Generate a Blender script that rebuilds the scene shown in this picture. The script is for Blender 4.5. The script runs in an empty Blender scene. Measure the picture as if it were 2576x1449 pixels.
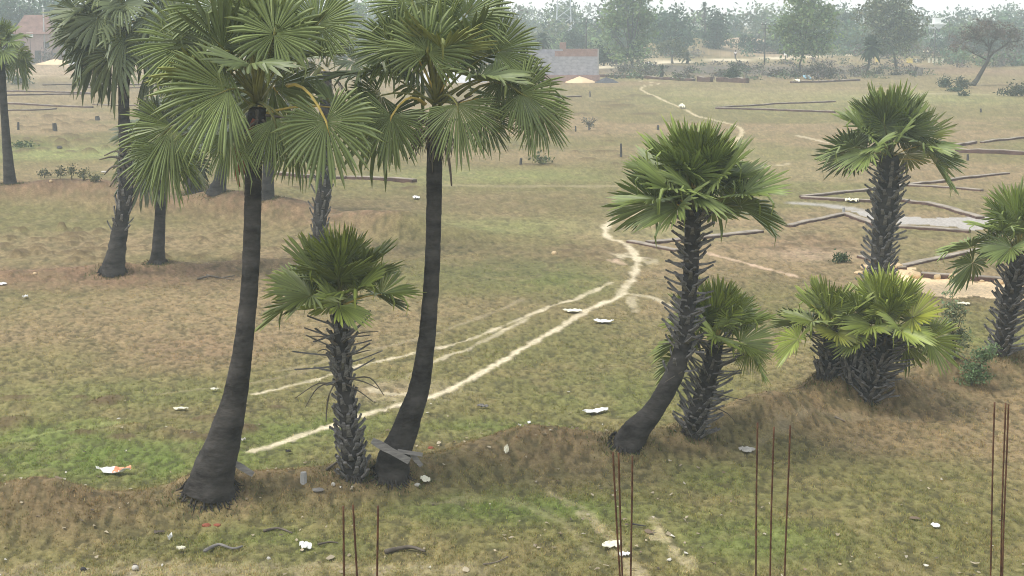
import bpy, bmesh, math, random
import numpy as np
from mathutils import Vector, Matrix

sc = bpy.context.scene
C = sc.collection
R_ = math.radians
PI = math.pi

# ------------------------------------------------------------------ camera
F = 4500.0                 # focal length in units of a 2576 px wide frame
CX, CY = 1288.0, 724.5
HOR = 10.0                 # image row of the horizon
H = 10.5                   # eye height above the field
PITCH = math.atan((CY - HOR) / F)
cp, sp = math.cos(PITCH), math.sin(PITCH)
cam_d = bpy.data.cameras.new('camera')
cam_d.sensor_width = 36.0
cam_d.lens = 36.0 * F / 2576.0
cam_d.clip_start = 0.1
cam_d.clip_end = 9000.0
cam = bpy.data.objects.new('camera', cam_d)
cam.location = (0, 0, H)
cam.rotation_euler = (PI / 2 - PITCH, 0, 0)
C.objects.link(cam)
sc.camera = cam

# ------------------------------------------------------------------ light
SUN_EL, SUN_AZ = R_(60), R_(-112)          # azimuth clockwise from +Y (into the picture)
world = bpy.data.worlds.new('World')
sc.world = world
world.use_nodes = True
wn = world.node_tree
wn.nodes.clear()
sky = wn.nodes.new('ShaderNodeTexSky')
sky.sky_type = 'NISHITA'
sky.sun_disc = False
sky.sun_elevation = SUN_EL
sky.sun_rotation = SUN_AZ
sky.air_density = 1.0
sky.dust_density = 0.6
sky.ozone_density = 1.0
hs = wn.nodes.new('ShaderNodeHueSaturation')
hs.inputs['Saturation'].default_value = 0.28
bg = wn.nodes.new('ShaderNodeBackground')
bg.inputs['Strength'].default_value = 0.15
wo = wn.nodes.new('ShaderNodeOutputWorld')
wn.links.new(sky.outputs[0], hs.inputs['Color'])
wn.links.new(hs.outputs[0], bg.inputs['Color'])
wn.links.new(bg.outputs[0], wo.inputs['Surface'])

sun_d = bpy.data.lights.new('sun', 'SUN')
sun_d.energy = 1.5
sun_d.angle = R_(26)
sun_d.color = (1.0, 0.965, 0.90)
sun = bpy.data.objects.new('sun', sun_d)
sdir = Vector((math.sin(SUN_AZ) * math.cos(SUN_EL), math.cos(SUN_AZ) * math.cos(SUN_EL), math.sin(SUN_EL)))
sun.rotation_euler = sdir.to_track_quat('Z', 'Y').to_euler()
sun.location = sdir * 60
C.objects.link(sun)

sc.view_settings.view_transform = 'Standard'
sc.view_settings.look = 'None'
sc.view_settings.gamma = 1.0
sc.view_settings.use_curve_mapping = False
sc.view_settings.exposure = 1.06
sc.render.engine = 'CYCLES'
sc.cycles.use_denoising = True
sc.cycles.filter_width = 1.0
sc.cycles.max_bounces = 6
sc.cycles.volume_bounces = 2
sc.cycles.transmission_bounces = 4

# ------------------------------------------------------------------ pixel <-> world
def ray(px, py):
    v = (CY - py) / F
    return np.array([(px - CX) / F, cp + v * sp, -sp + v * cp])

def flat(px, py, z=0.0):
    d = ray(px, py)
    t = (z - H) / d[2]
    return np.array([0, 0, H]) + d * t

def at_depth(px, py, Y):
    d = ray(px, py)
    return np.array([0, 0, H]) + d * (Y / d[1])

# ------------------------------------------------------------------ noise
def _hash(ix, iy, seed):
    h = (ix.astype(np.int64) * 374761393 + iy.astype(np.int64) * 668265263 + seed * 1442695041) & 0xFFFFFFFF
    h = ((h ^ (h >> 13)) * 1274126177) & 0xFFFFFFFF
    h = h ^ (h >> 16)
    return (h & 0xFFFFFF) / float(0xFFFFFF)

def vnoise(x, y, seed=0):
    x = np.asarray(x, float); y = np.asarray(y, float)
    ix = np.floor(x); iy = np.floor(y)
    fx = x - ix; fy = y - iy
    fx = fx * fx * (3 - 2 * fx); fy = fy * fy * (3 - 2 * fy)
    a = _hash(ix, iy, seed); b = _hash(ix + 1, iy, seed)
    c = _hash(ix, iy + 1, seed); d = _hash(ix + 1, iy + 1, seed)
    return (a * (1 - fx) + b * fx) * (1 - fy) + (c * (1 - fx) + d * fx) * fy

def fbm(x, y, seed=0, octv=4, gain=0.5):
    s = 0; a = 1.0; n = 0
    for k in range(octv):
        s = s + a * vnoise(x * 2 ** k + 17.3 * k, y * 2 ** k + 5.1 * k, seed + k)
        n += a; a *= gain
    return s / n

def sstep(a, b, x):
    t = np.clip((x - a) / (b - a), 0, 1)
    return t * t * (3 - 2 * t)

def seg_dist(x, y, P):
    """distance to a polyline P (k,2) and the arc parameter 0..1"""
    best = np.full(np.shape(x), 1e9); tt = np.zeros(np.shape(x))
    L = [0]
    for i in range(len(P) - 1):
        L.append(L[-1] + float(np.hypot(*(P[i + 1] - P[i]))))
    for i in range(len(P) - 1):
        a = P[i]; d = P[i + 1] - a
        l2 = float(d @ d) + 1e-12
        t = np.clip(((x - a[0]) * d[0] + (y - a[1]) * d[1]) / l2, 0, 1)
        q = np.hypot(x - a[0] - d[0] * t, y - a[1] - d[1] * t)
        m = q < best
        best = np.where(m, q, best)
        tt = np.where(m, (L[i] + t * math.sqrt(l2)) / L[-1], tt)
    return best, tt

def smooth_poly(P, n=6):
    P = np.array(P, float)
    out = []
    for i in range(len(P) - 1):
        p0 = P[max(i - 1, 0)]; p1 = P[i]; p2 = P[i + 1]; p3 = P[min(i + 2, len(P) - 1)]
        for k in range(n):
            t = k / n
            out.append(0.5 * ((2 * p1) + (-p0 + p2) * t + (2 * p0 - 5 * p1 + 4 * p2 - p3) * t * t + (-p0 + 3 * p1 - 3 * p2 + p3) * t ** 3))
    out.append(P[-1])
    return np.array(out)

def gpoly(pts, z=0.0, n=0):
    P = np.array([flat(a, b, z)[:2] for a, b in pts])
    return smooth_poly(P, n) if n else P

# ------------------------------------------------------------------ terrain
BUND1 = gpoly([(-400, 1340), (-100, 1322), (150, 1300), (530, 1268), (880, 1232), (1010, 1215), (1300, 1150), (1600, 1136), (1800, 1092), (2120, 1012), (2330, 975), (2560, 930), (2900, 890)], n=4)
BUND2 = gpoly([(-300, 705), (0, 700), (280, 690), (420, 682), (620, 668), (800, 660)], n=4)
BUND3 = gpoly([(-300, 492), (30, 494), (200, 492), (340, 517), (520, 520), (690, 540), (850, 568), (1000, 588), (1100, 600)], n=4)
BANK = gpoly([(1640, 139), (1800, 134), (1980, 130), (2180, 126)], n=3)

def _mound(px, py, rxpx, hgt, squash=1.0):
    p = flat(px, py)
    d = p[1]
    return (p[0], p[1], rxpx / F * d, rxpx / F * d * squash, hgt * 1.35)

MOUNDS = [
    _mound(120, 1310, 190, .28), _mound(525, 1262, 120, .20), _mound(900, 1222, 110, .10), _mound(1010, 1220, 90, .10),
    _mound(1340, 1135, 170, .18), _mound(1580, 1145, 80, .05), _mound(1950, 1070, 150, .18), _mound(2110, 1010, 120, .50),
    _mound(2240, 1010, 120, .20), _mound(2385, 965, 110, .40), _mound(2520, 925, 100, .15),
    _mound(285, 690, 70, .25), _mound(400, 672, 60, .2), _mound(30, 470, 70, .35), _mound(520, 492, 90, .4), _mound(260, 505, 90, .25),
    _mound(420, 1090, 55, .14), _mound(330, 1075, 60, .10), _mound(60, 1060, 70, .12), _mound(40, 1020, 50, .1), _mound(250, 1060, 60, .08),
    _mound(2110, 655, 20, .1),
]
rg = random.Random(5)
HUM = []
def _hum(x0, x1, y0, y1, n, r0, r1, h0, h1):
    for _ in range(n):
        px = rg.uniform(x0, x1); py = rg.uniform(y0, y1)
        p = flat(px, py); r = rg.uniform(r0, r1)
        HUM.append((p[0], p[1], r, r * rg.uniform(.7, 1.3), rg.uniform(h0, h1)))
_hum(0, 270, 575, 660, 44, .20, .42, .16, .30)
_hum(320, 620, 580, 650, 18, .2, .4, .14, .26)
_hum(20, 330, 345, 385, 40, .3, .7, .2, .4)
_hum(20, 330, 290, 345, 26, .3, .8, .2, .45)
_hum(380, 1050, 440, 480, 24, .25, .5, .1, .2)
_hum(1240, 1560, 320, 420, 30, .3, .8, .12, .3)
_hum(1420, 1700, 225, 290, 16, .6, 1.6, .15, .35)
_hum(1960, 2250, 575, 640, 20, .2, .5, .06, .16)
_hum(1400, 1640, 610, 660, 14, .2, .4, .05, .12)
_hum(300, 900, 600, 700, 14, .2, .4, .06, .14)
_hum(0, 700, 1000, 1120, 16, .2, .6, .05, .12)

def height(x, y):
    x = np.asarray(x, float); y = np.asarray(y, float)
    d = np.hypot(x, y)
    z = (fbm(x / 9.0, y / 9.0, 3, 3) - .5) * .22 * sstep(15, 40, d) * (1 - sstep(160, 320, d) * .6)
    z = z + (fbm(x / 2.2, y / 2.2, 31, 3) - .5) * .10 * (1 - sstep(120, 260, d))
    b, t = seg_dist(x, y, BUND1)
    wob = .75 + .6 * vnoise(t * 14, t * 0, 9)
    z = z + .46 * wob * np.exp(-(b / 1.15) ** 2)
    b, t = seg_dist(x, y, BUND2)
    z = z + .22 * (.6 + .8 * vnoise(t * 12, t * 0, 19)) * np.exp(-(b / 1.2) ** 2)
    b, t = seg_dist(x, y, BUND3)
    z = z + .80 * (.6 + .8 * vnoise(t * 16, t * 0, 29)) * np.exp(-(b / 2.2) ** 2)
    b, t = seg_dist(x, y, BANK)
    z = z + 2.6 * (.5 + vnoise(t * 9, t * 0, 49)) * np.exp(-(b / 8.0) ** 2)
    for (mx, my, ra, rb, hh) in MOUNDS:
        q = ((x - mx) / ra) ** 2 + ((y - my) / rb) ** 2
        z = z + hh * np.exp(-q * 2.0)
    z = np.array(z, float)
    for (mx, my, ra, rb, hh) in HUM:
        m = (np.abs(x - mx) < 2.4 * ra) & (np.abs(y - my) < 2.4 * rb)
        if m.any():
            q = ((x[m] - mx) / ra) ** 2 + ((y[m] - my) / rb) ** 2
            z[m] += hh * .62 * np.exp(-q * q * 1.2)
    return z

def hz(x, y):
    return float(height(np.array([x]), np.array([y]))[0])

def gp(px, py):
    d = ray(px, py)
    Y0 = flat(px, py)[1]
    Ys = np.linspace(Y0 * .86, Y0 * 1.06, 140)
    t = Ys / d[1]
    zr = H + d[2] * t
    df = zr - height(d[0] * t, Ys)
    k = np.where(df < 0)[0]
    if len(k) and k[0] > 0:
        i = k[0]
        f = df[i - 1] / (df[i - 1] - df[i])
        t = t[i - 1] + (t[i] - t[i - 1]) * f
    else:
        t = Y0 / d[1]
    p = np.array([0, 0, H]) + d * t
    p[2] = hz(p[0], p[1])
    return p

# ------------------------------------------------------------------ ground colour
TAN = np.array([.232, .170, .090]); OLIVE = np.array([.152, .136, .052]); GREEN = np.array([.120, .152, .038])
BROWN = np.array([.165, .117, .062]); RED = np.array([.20, .125, .076]); PATH = np.array([.66, .56, .38])
PALE = np.array([.33, .27, .165]); PINK = np.array([.46, .33, .23]); CLAY = np.array([.40, .37, .33]); SAND = np.array([.92, .68, .40])
MAUVE = np.array([.105, .088, .075]); LIME = np.array([.22, .235, .085]); DKGR = np.array([.098, .108, .042])

BLOBS = []     # x, y, rx, ry, colour, strength
def blob(px, py, rx, ry, col, s=1.0):
    p = flat(px, py); d = p[1]
    y1 = flat(px, min(py + ry, 5000))[1]; y0 = flat(px, max(py - ry, 40))[1]
    BLOBS.append((p[0], .5 * (y0 + y1), rx / F * d, max(.5 * (y0 - y1), .2), col, s))
# nearest strip
blob(400, 1330, 600, 60, OLIVE, .9); blob(1500, 1330, 500, 70, OLIVE, .9); blob(2200, 1300, 500, 150, OLIVE, .9)
blob(1300, 1290, 330, 40, GREEN, .85); blob(1650, 1230, 260, 40, OLIVE, .7); blob(700, 1370, 260, 40, GREEN, .45)
blob(1900, 1370, 200, 60, GREEN, .7); blob(2300, 1200, 300, 60, OLIVE, .8); blob(1800, 1200, 120, 50, GREEN, .35)
blob(150, 1300, 260, 55, BROWN, .95); blob(170, 1345, 200, 40, BROWN, .5); blob(540, 1275, 160, 40, BROWN, .8)
blob(760, 1250, 220, 40, BROWN, .8); blob(960, 1225, 170, 40, BROWN, .85); blob(1300, 1140, 240, 42, BROWN, .9); blob(1420, 1180, 200, 50, BROWN, .5)
blob(1680, 1130, 180, 35, BROWN, .7); blob(1960, 1055, 200, 45, BROWN, 1.0); blob(2110, 1000, 150, 45, BROWN, 1.0); blob(2240, 1050, 130, 35, BROWN, .8)
blob(2400, 965, 120, 35, BROWN, .95); blob(2530, 950, 90, 40, BROWN, .6)
blob(300, 1160, 420, 60, GREEN, 1.0); blob(100, 1090, 250, 40, GREEN, .75); blob(700, 1090, 200, 40, GREEN, .6); blob(420, 1092, 60, 14, BROWN, .55); blob(330, 1075, 70, 10, BROWN, .4)
blob(60, 1060, 70, 12, BROWN, .4)
blob(350, 985, 350, 35, GREEN, .35); blob(350, 820, 420, 110, TAN, .95); blob(500, 880, 200, 40, RED, .35); blob(100, 900, 200, 40, OLIVE, .5)
blob(850, 1060, 200, 40, GREEN, .5); blob(1250, 1000, 200, 40, OLIVE, .7); blob(1300, 870, 300, 80, OLIVE, .9); blob(1250, 1080, 200, 30, GREEN, .7)
blob(1500, 920, 300, 120, OLIVE, .95); blob(1600, 1000, 260, 50, GREEN, .35); blob(1200, 700, 300, 70, OLIVE, .9); blob(1300, 680, 200, 40, DKGR, .45); blob(1450, 720, 130, 30, GREEN, .5)
blob(1150, 640, 260, 28, BROWN, .45); blob(1480, 640, 130, 22, RED, .4); blob(1000, 985, 150, 30, PALE, .55); blob(960, 980, 90, 18, RED, .35)
blob(150, 700, 320, 28, RED, .8); blob(450, 700, 250, 25, RED, .7); blob(650, 660, 150, 20, BROWN, .4)
blob(200, 620, 300, 40, TAN, .9); blob(500, 600, 200, 40, TAN, .8)
blob(130, 478, 260, 22, RED, .85); blob(220, 455, 200, 10, BROWN, .7); blob(620, 525, 230, 32, BROWN, .75); blob(900, 520, 160, 25, BROWN, .55); blob(380, 520, 130, 18, TAN, .6)
blob(200, 385, 260, 16, LIME, .8); blob(60, 365, 60, 8, GREEN, .6); blob(200, 420, 250, 14, TAN, .5)
blob(1250, 570, 320, 22, LIME, .45); blob(1250, 510, 320, 30, BROWN, .45); blob(1250, 445, 300, 18, LIME, .55); blob(1300, 395, 320, 22, TAN, .8)
blob(1300, 270, 260, 40, RED, .25); blob(1450, 330, 200, 25, TAN, .7)
blob(1900, 250, 330, 30, LIME, .35); blob(2350, 245, 260, 18, LIME, .45); blob(1950, 420, 250, 60, LIME, .25); blob(2300, 420, 260, 60, TAN, .6)
blob(1750, 590, 260, 18, LIME, .35); blob(2000, 610, 190, 26, RED, .45); blob(2060, 640, 120, 16, PINK, .35); blob(1950, 760, 200, 70, OLIVE, .8); blob(1900, 690, 200, 30, BROWN, .3)
blob(2350, 640, 150, 30, OLIVE, .7); blob(2320, 590, 200, 20, OLIVE, .7); blob(2480, 790, 160, 30, OLIVE, .6); blob(2460, 860, 160, 40, GREEN, .4)
blob(2520, 490, 200, 25, TAN, .7)
blob(200, 175, 300, 18, PINK, .45); blob(200, 250, 330, 30, TAN, .8); blob(150, 215, 250, 10, MAUVE, .4)
blob(1850, 178, 420, 16, MAUVE, .9); blob(2450, 178, 160, 14, RED, .5); blob(1600, 195, 130, 8, LIME, .4)
blob(1930, 130, 140, 12, PINK, .9); blob(1800, 128, 60, 8, PINK, .8); blob(1620, 150, 90, 6, PALE, .8)
blob(2560, 900, 60, 26, PINK, .7)

PATHS = []     # polyline, half width, colour, strength, raggedness
def path(pts, w, col=PATH, s=1.0, rag=.5, n=5):
    PATHS.append((gpoly(pts, n=n), w, col, s, rag))
path([(640, 1134), (700, 1115), (830, 1068), (985, 1020), (1090, 995), (1200, 945), (1300, 885), (1400, 830), (1480, 780), (1560, 745)], .135, PATH, .92, .6)
path([(1560, 745), (1592, 700), (1602, 655), (1580, 618), (1530, 598), (1523, 582), (1532, 562), (1560, 545)], .16, PATH, .80, .8)
path([(1560, 545), (1640, 520), (1760, 440), (1850, 360), (1862, 322), (1800, 303), (1750, 290), (1715, 272), (1650, 243), (1616, 228), (1618, 218), (1660, 210), (1600, 203)], .17, PALE * 1.6, .9, .6)
path([(640, 992), (780, 955), (900, 920), (1050, 885), (1090, 876), (1200, 848), (1300, 806), (1400, 768), (1470, 745), (1540, 712)], .10, PATH, .72, .9)
path([(1085, 912), (1130, 890), (1180, 875), (1270, 832), (1330, 800)], .10, PATH, .55, .9)
path([(700, 935), (900, 890), (1100, 838), (1240, 788), (1310, 757)], .10, PALE, .55, .8)
path([(400, 990), (640, 960), (800, 925)], .12, PALE, .5, .8)
path([(0, 1110), (200, 1075), (330, 1060)], .10, LIME * 1.2, .6, .6)
path([(1575, 738), (1640, 745), (1700, 770)], .14, PATH, .55, .8)
path([(1585, 745), (1600, 780)], .16, PATH, .4, .9)
path([(1767, 634), (1850, 655), (2008, 694)], .13, PINK * 1.3, .7, .9)
path([(1880, 825), (1960, 840), (2060, 872)], .13, PALE, .6, .8)
path([(1925, 416), (1985, 412)], .22, PATH, .6, .5)
path([(2005, 343), (2090, 362)], .22, PATH, .6, .5)
path([(1560, 640), (1640, 660)], .35, PATH, .6, 1.2)
path([(1540, 655), (1570, 665)], .2, PINK * 1.4, .7, 1.2)
path([(1380, 1245), (1460, 1285), (1520, 1350), (1560, 1400), (1600, 1460)], .14, PALE * 1.4, .5, 1.5)
path([(1640, 1310), (1690, 1380), (1720, 1440)], .15, PALE * 1.5, .55, 1.5)
path([(1280, 1260), (1420, 1330), (1500, 1420)], .12, PALE * 1.2, .3, 1.4)
path([(1050, 1280), (1190, 1270), (1300, 1275)], .13, PALE * 1.2, .32, 1.4)
path([(1860, 1150), (2000, 1080), (2100, 1060), (2300, 1050)], .14, PALE * 1.1, .3, 1.4)
path([(0, 1445), (300, 1440), (900, 1435), (1200, 1440)], .35, PALE * 1.2, .5, 1.2)
path([(930, 975), (1000, 990), (1060, 975)], .16, PATH, .45, 1.2)
path([(850, 990), (980, 960), (1060, 930)], .13, PALE * 1.4, .5, 1.2)
path([(1470, 172), (1600, 163), (1700, 156), (1800, 152), (1917, 148), (2000, 144), (2100, 138), (2230, 134), (2500, 126), (2900, 118)], 3.0, PATH, .95, .2)
path([(1500, 163), (1610, 160)], 2.0, PATH * .9, .8, .2)
path([(20, 190), (160, 192), (400, 191)], 1.6, PALE * 1.3, .8, .3)
path([(2330, 236), (2600, 240)], 1.0, PALE * 1.3, .7, .4)
path([(1100, 468), (1300, 470), (1520, 468), (1640, 472)], .45, PALE * 1.1, .5, .4)
path([(2000, 510), (2090, 518), (2183, 532), (2266, 548)], .50, CLAY, .8, .4)

POLYS = []
def poly(pts, col, s):
    POLYS.append((gpoly(pts), col, s))
poly([(2150, 530), (2240, 543), (2330, 549), (2466, 547), (2600, 552), (2600, 590), (2454, 577), (2260, 565), (2190, 552)], CLAY, .95)
poly([(2260, 690), (2330, 700), (2450, 708), (2600, 716), (2600, 760), (2516, 748), (2380, 748), (2300, 735)], SAND, .95)
poly([(2190, 668), (2270, 660), (2300, 690), (2220, 700)], SAND * .9, .7)

def inside(x, y, P):
    c = np.zeros(np.shape(x), bool)
    n = len(P)
    for i in range(n):
        x1, y1 = P[i]; x2, y2 = P[(i + 1) % n]
        if y1 == y2:
            continue
        m = ((y1 > y) != (y2 > y)) & (x < (x2 - x1) * (y - y1) / (y2 - y1) + x1)
        c ^= m
    return c

def lerp(col, c2, w):
    return col * (1 - w[..., None]) + np.asarray(c2) * w[..., None]

def tussock(x, y, d):
    a = fbm(x / .115, y / .24, 141, 2)
    b = fbm(x / .20, y / .50, 142, 2)
    c = fbm(x / .55, y / 1.6, 143, 2)
    w1 = 1 - sstep(50, 85, d); w3 = sstep(100, 180, d); w2 = 1 - w1 - w3
    w2 = np.clip(w2, 0, 1)
    t = a * (w1 * .92) + b * (w1 * .08 + w2 * .8) + c * (w3 + w2 * .2)
    return .5 + (t - .5) * 1.15

def ground_color(x, y):
    x = np.asarray(x, float); y = np.asarray(y, float)
    d = np.hypot(x, y)
    n1 = fbm(x / 14, y / 14, 101, 4)
    n2 = fbm(x / 3.5, y / 3.5, 111, 4)
    n3 = fbm(x / .34, y / .62, 121, 3)
    n4 = fbm(x / .11, y / .24, 131, 2)
    col = np.broadcast_to(TAN, x.shape + (3,)) * 1.0
    col = lerp(col, OLIVE, sstep(.36, .58, n1) * .85)
    far = sstep(130, 260, d)
    col = lerp(col, TAN * 1.02, far * .5)
    for (bx, by, ra, rb, c, s) in BLOBS:
        m = (np.abs(x - bx) < 1.9 * ra) & (np.abs(y - by) < 1.9 * rb)
        if not m.any():
            continue
        q = ((x[m] - bx) / ra) ** 2 + ((y[m] - by) / rb) ** 2
        w = np.exp(-(q ** 1.5) * .9)
        w = np.clip(w * (.78 + .44 * n2[m]), 0, 1)
        col[m] = lerp(col[m], c, w * s)
    for (BP, cc_, sg, st_) in ((BUND3, RED * .92, 2.6, .85), (BUND2, RED, 2.0, .6), (BUND1, BROWN, 1.25, .5)):
        b, t = seg_dist(x, y, BP)
        fade = sstep(0, .04, t) * (1 - sstep(.90, 1.0, t))
        w = np.exp(-(b / sg) ** 2) * fade * (.7 + .6 * n2)
        col = lerp(col, cc_, np.clip(w, 0, 1) * st_)
    # grass clumps: dark green tufts, straw gaps
    k = sstep(.51, .62, n3) * (1 - sstep(120, 220, d) * .6)
    col = lerp(col, DKGR * .9, k * .22)
    k = sstep(.56, .70, fbm(x / .8, y / 1.2, 151, 3))
    col = lerp(col, TAN * 1.08, k * .22)
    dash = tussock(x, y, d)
    col = lerp(col, np.array([.048, .044, .021]), sstep(.59, .69, dash) * (.52 - .46 * sstep(55, 130, d)))  # shade under tussock edges painted as dark dashes
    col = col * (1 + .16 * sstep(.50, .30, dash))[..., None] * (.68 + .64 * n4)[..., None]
    col = col * (.93 + .14 * n2)[..., None]
    for (bx, by, ra, rb, hh) in HUM:
        m = (np.abs(x - bx) < 2 * ra) & (np.abs(y - by) < 2 * rb)
        if m.any():
            q = ((x[m] - bx) / ra) ** 2 + ((y[m] - by) / rb) ** 2
            col[m] = lerp(col[m], BROWN * .72, np.clip(np.exp(-q * q * 1.1) * .8, 0, 1))
    for (P, c, s) in POLYS:
        wx = x + (fbm(x / .8, y / .8, 7, 3) - .5) * .9
        wy = y + (fbm(x / .8, y / .8, 8, 3) - .5) * 2.0
        m = inside(wx, wy, P) * 1.0
        col = lerp(col, np.asarray(c), m * s * (.75 + .4 * n4).clip(0, 1))
    for (P, w, c, s, rag) in PATHS:
        lo = P.min(0) - 6 * w - 2; hi = P.max(0) + 6 * w + 2
        m = (x > lo[0]) & (x < hi[0]) & (y > lo[1]) & (y < hi[1])
        if not m.any():
            continue
        xs, ys = x[m], y[m]
        b, t = seg_dist(xs, ys, P)
        nn = fbm(xs / (.35 * max(1, w / .4)), ys / (.7 * max(1, w / .4)), 77, 3)
        b = b + (nn - .5) * rag * w * 3.0
        ww = 1 - sstep(w * .25, w * 1.65, b)
        ww = ww * s * (1 - rag * .35 * (1 - sstep(.3, .55, fbm(xs / .9, ys / 1.6, 78, 2))))
        cc = col[m]
        col[m] = lerp(cc, np.asarray(c), np.clip(ww, 0, 1))
    return np.clip(col, .01, .9)

# ------------------------------------------------------------------ mesh helpers
def new_mesh(name, V, Fc, mats, attr=None, smooth=False, midx=None):
    me = bpy.data.meshes.new(name)
    V = np.asarray(V, np.float32)
    if isinstance(Fc, np.ndarray):
        k = Fc.shape[1]; n = len(Fc)
        me.vertices.add(len(V)); me.vertices.foreach_set('co', V.ravel())
        me.loops.add(n * k); me.loops.foreach_set('vertex_index', Fc.astype(np.int32).ravel())
        me.polygons.add(n)
        me.polygons.foreach_set('loop_start', np.arange(0, n * k, k, dtype=np.int32))
        me.polygons.foreach_set('loop_total', np.full(n, k, np.int32))
        me.update(calc_edges=True)
    else:
        me.from_pydata([tuple(map(float, v)) for v in V], [], Fc)
    for m in (mats if isinstance(mats, (list, tuple)) else [mats]):
        me.materials.append(m)
    if midx is not None:
        me.polygons.foreach_set('material_index', np.asarray(midx, np.int32))
    if attr is not None:
        a = me.color_attributes.new('tone', 'FLOAT_COLOR', 'POINT')
        A = np.ones((len(V), 4), np.float32); A[:, :3] = attr
        a.data.foreach_set('color', A.ravel())
    me.polygons.foreach_set('use_smooth', np.full(len(me.polygons), smooth, bool))
    me.update()
    return me

def link(name, data, parent=None, loc=None):
    o = bpy.data.objects.new(name, data)
    C.objects.link(o)
    if parent is not None:
        o.parent = parent
    if loc is not None:
        o.location = loc
    return o

def tag(o, label, cat, group=None):
    o['label'] = label; o['category'] = cat
    if group:
        o['group'] = group
    return o

def thing(name, loc, label, cat, group=None):
    o = bpy.data.objects.new(name, None)
    o.empty_display_size = .2
    C.objects.link(o); o.location = [float(v) for v in loc]
    return tag(o, label, cat, group)

class MB:
    """collects simple shapes into one mesh"""
    def __init__(s):
        s.V = []; s.F = []; s.M = []
    def add(s, V, Fc, m=0):
        b = len(s.V)
        s.V += [tuple(map(float, v)) for v in V]
        s.F += [tuple(i + b for i in f) for f in Fc]
        s.M += [m] * len(Fc)
    def box(s, c, size, rot=None, m=0, taper=1.0):
        hx, hy, hh = size[0] / 2, size[1] / 2, size[2] / 2
        V = [Vector((sx * hx * (taper if sz > 0 else 1), sy * hy * (taper if sz > 0 else 1), sz * hh)) for sz in (-1, 1) for sy in (-1, 1) for sx in (-1, 1)]
        if rot is not None:
            V = [rot @ v for v in V]
        V = [v + Vector(c) for v in V]
        s.add(V, [(0, 2, 3, 1), (4, 5, 7, 6), (0, 1, 5, 4), (2, 6, 7, 3), (0, 4, 6, 2), (1, 3, 7, 5)], m)
    def tube(s, pts, rad, n=6, m=0, cap=True):
        P = [Vector(p) for p in pts]
        b = len(s.V); rings = []
        for i, p in enumerate(P):
            t = (P[min(i + 1, len(P) - 1)] - P[max(i - 1, 0)])
            if t.length < 1e-9:
                t = Vector((0, 0, 1))
            t.normalize()
            ref = Vector((0, 1, 0)) if abs(t.y) < .9 else Vector((1, 0, 0))
            u = t.cross(ref).normalized(); w = t.cross(u)
            r = rad[i] if hasattr(rad, '__len__') else rad
            rings.append([p + (u * math.cos(2 * PI * k / n) + w * math.sin(2 * PI * k / n)) * r for k in range(n)])
        for rr in rings:
            s.V += [tuple(v) for v in rr]
        for i in range(len(P) - 1):
            for k in range(n):
                a = b + i * n + k; c = b + i * n + (k + 1) % n
                s.F.append((a, c, c + n, a + n)); s.M.append(m)
        if cap:
            s.F.append(tuple(b + k for k in range(n))[::-1]); s.M.append(m)
            e = b + (len(P) - 1) * n
            s.F.append(tuple(e + k for k in range(n))); s.M.append(m)
    def build(s, name, mats, parent=None, off=None, smooth=False):
        V = np.array(s.V)
        if off is not None:
            V = V - np.asarray(off)
        me = new_mesh(name, V, s.F, mats, smooth=smooth, midx=s.M)
        return link(name, me, parent)

# ------------------------------------------------------------------ materials
def mat(name, col, rough=.85, nscale=3.0, var=.25, bump=.0, bscale=None, spec=.3, col2=None, stretch=None, detail=5):
    m = bpy.data.materials.new(name); m.use_nodes = True
    nt = m.node_tree; b = nt.nodes['Principled BSDF']
    b.inputs['Roughness'].default_value = rough
    b.inputs['Specular IOR Level'].default_value = spec
    tc = nt.nodes.new('ShaderNodeTexCoord')
    mp = nt.nodes.new('ShaderNodeMapping')
    if stretch:
        mp.inputs['Scale'].default_value = stretch
    nt.links.new(tc.outputs['Object'], mp.inputs['Vector'])
    nz = nt.nodes.new('ShaderNodeTexNoise')
    nz.inputs['Scale'].default_value = nscale; nz.inputs['Detail'].default_value = detail; nz.inputs['Roughness'].default_value = .65
    nt.links.new(mp.outputs[0], nz.inputs['Vector'])
    cr = nt.nodes.new('ShaderNodeValToRGB')
    c = np.array(col); c2 = np.array(col2) if col2 is not None else c * (1 + var)
    c1 = c * (1 - var)
    cr.color_ramp.elements[0].position = .32; cr.color_ramp.elements[0].color = (*c1, 1)
    cr.color_ramp.elements[1].position = .70; cr.color_ramp.elements[1].color = (*np.minimum(c2, .95), 1)
    nt.links.new(nz.outputs['Fac'], cr.inputs['Fac'])
    nt.links.new(cr.outputs['Color'], b.inputs['Base Color'])
    if bump:
        n2 = nt.nodes.new('ShaderNodeTexNoise')
        n2.inputs['Scale'].default_value = bscale or nscale * 4; n2.inputs['Detail'].default_value = 4
        nt.links.new(mp.outputs[0], n2.inputs['Vector'])
        bp = nt.nodes.new('ShaderNodeBump'); bp.inputs['Strength'].default_value = bump; bp.inputs['Distance'].default_value = .03
        nt.links.new(n2.outputs['Fac'], bp.inputs['Height'])
        nt.links.new(bp.outputs['Normal'], b.inputs['Normal'])
    return m

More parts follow.
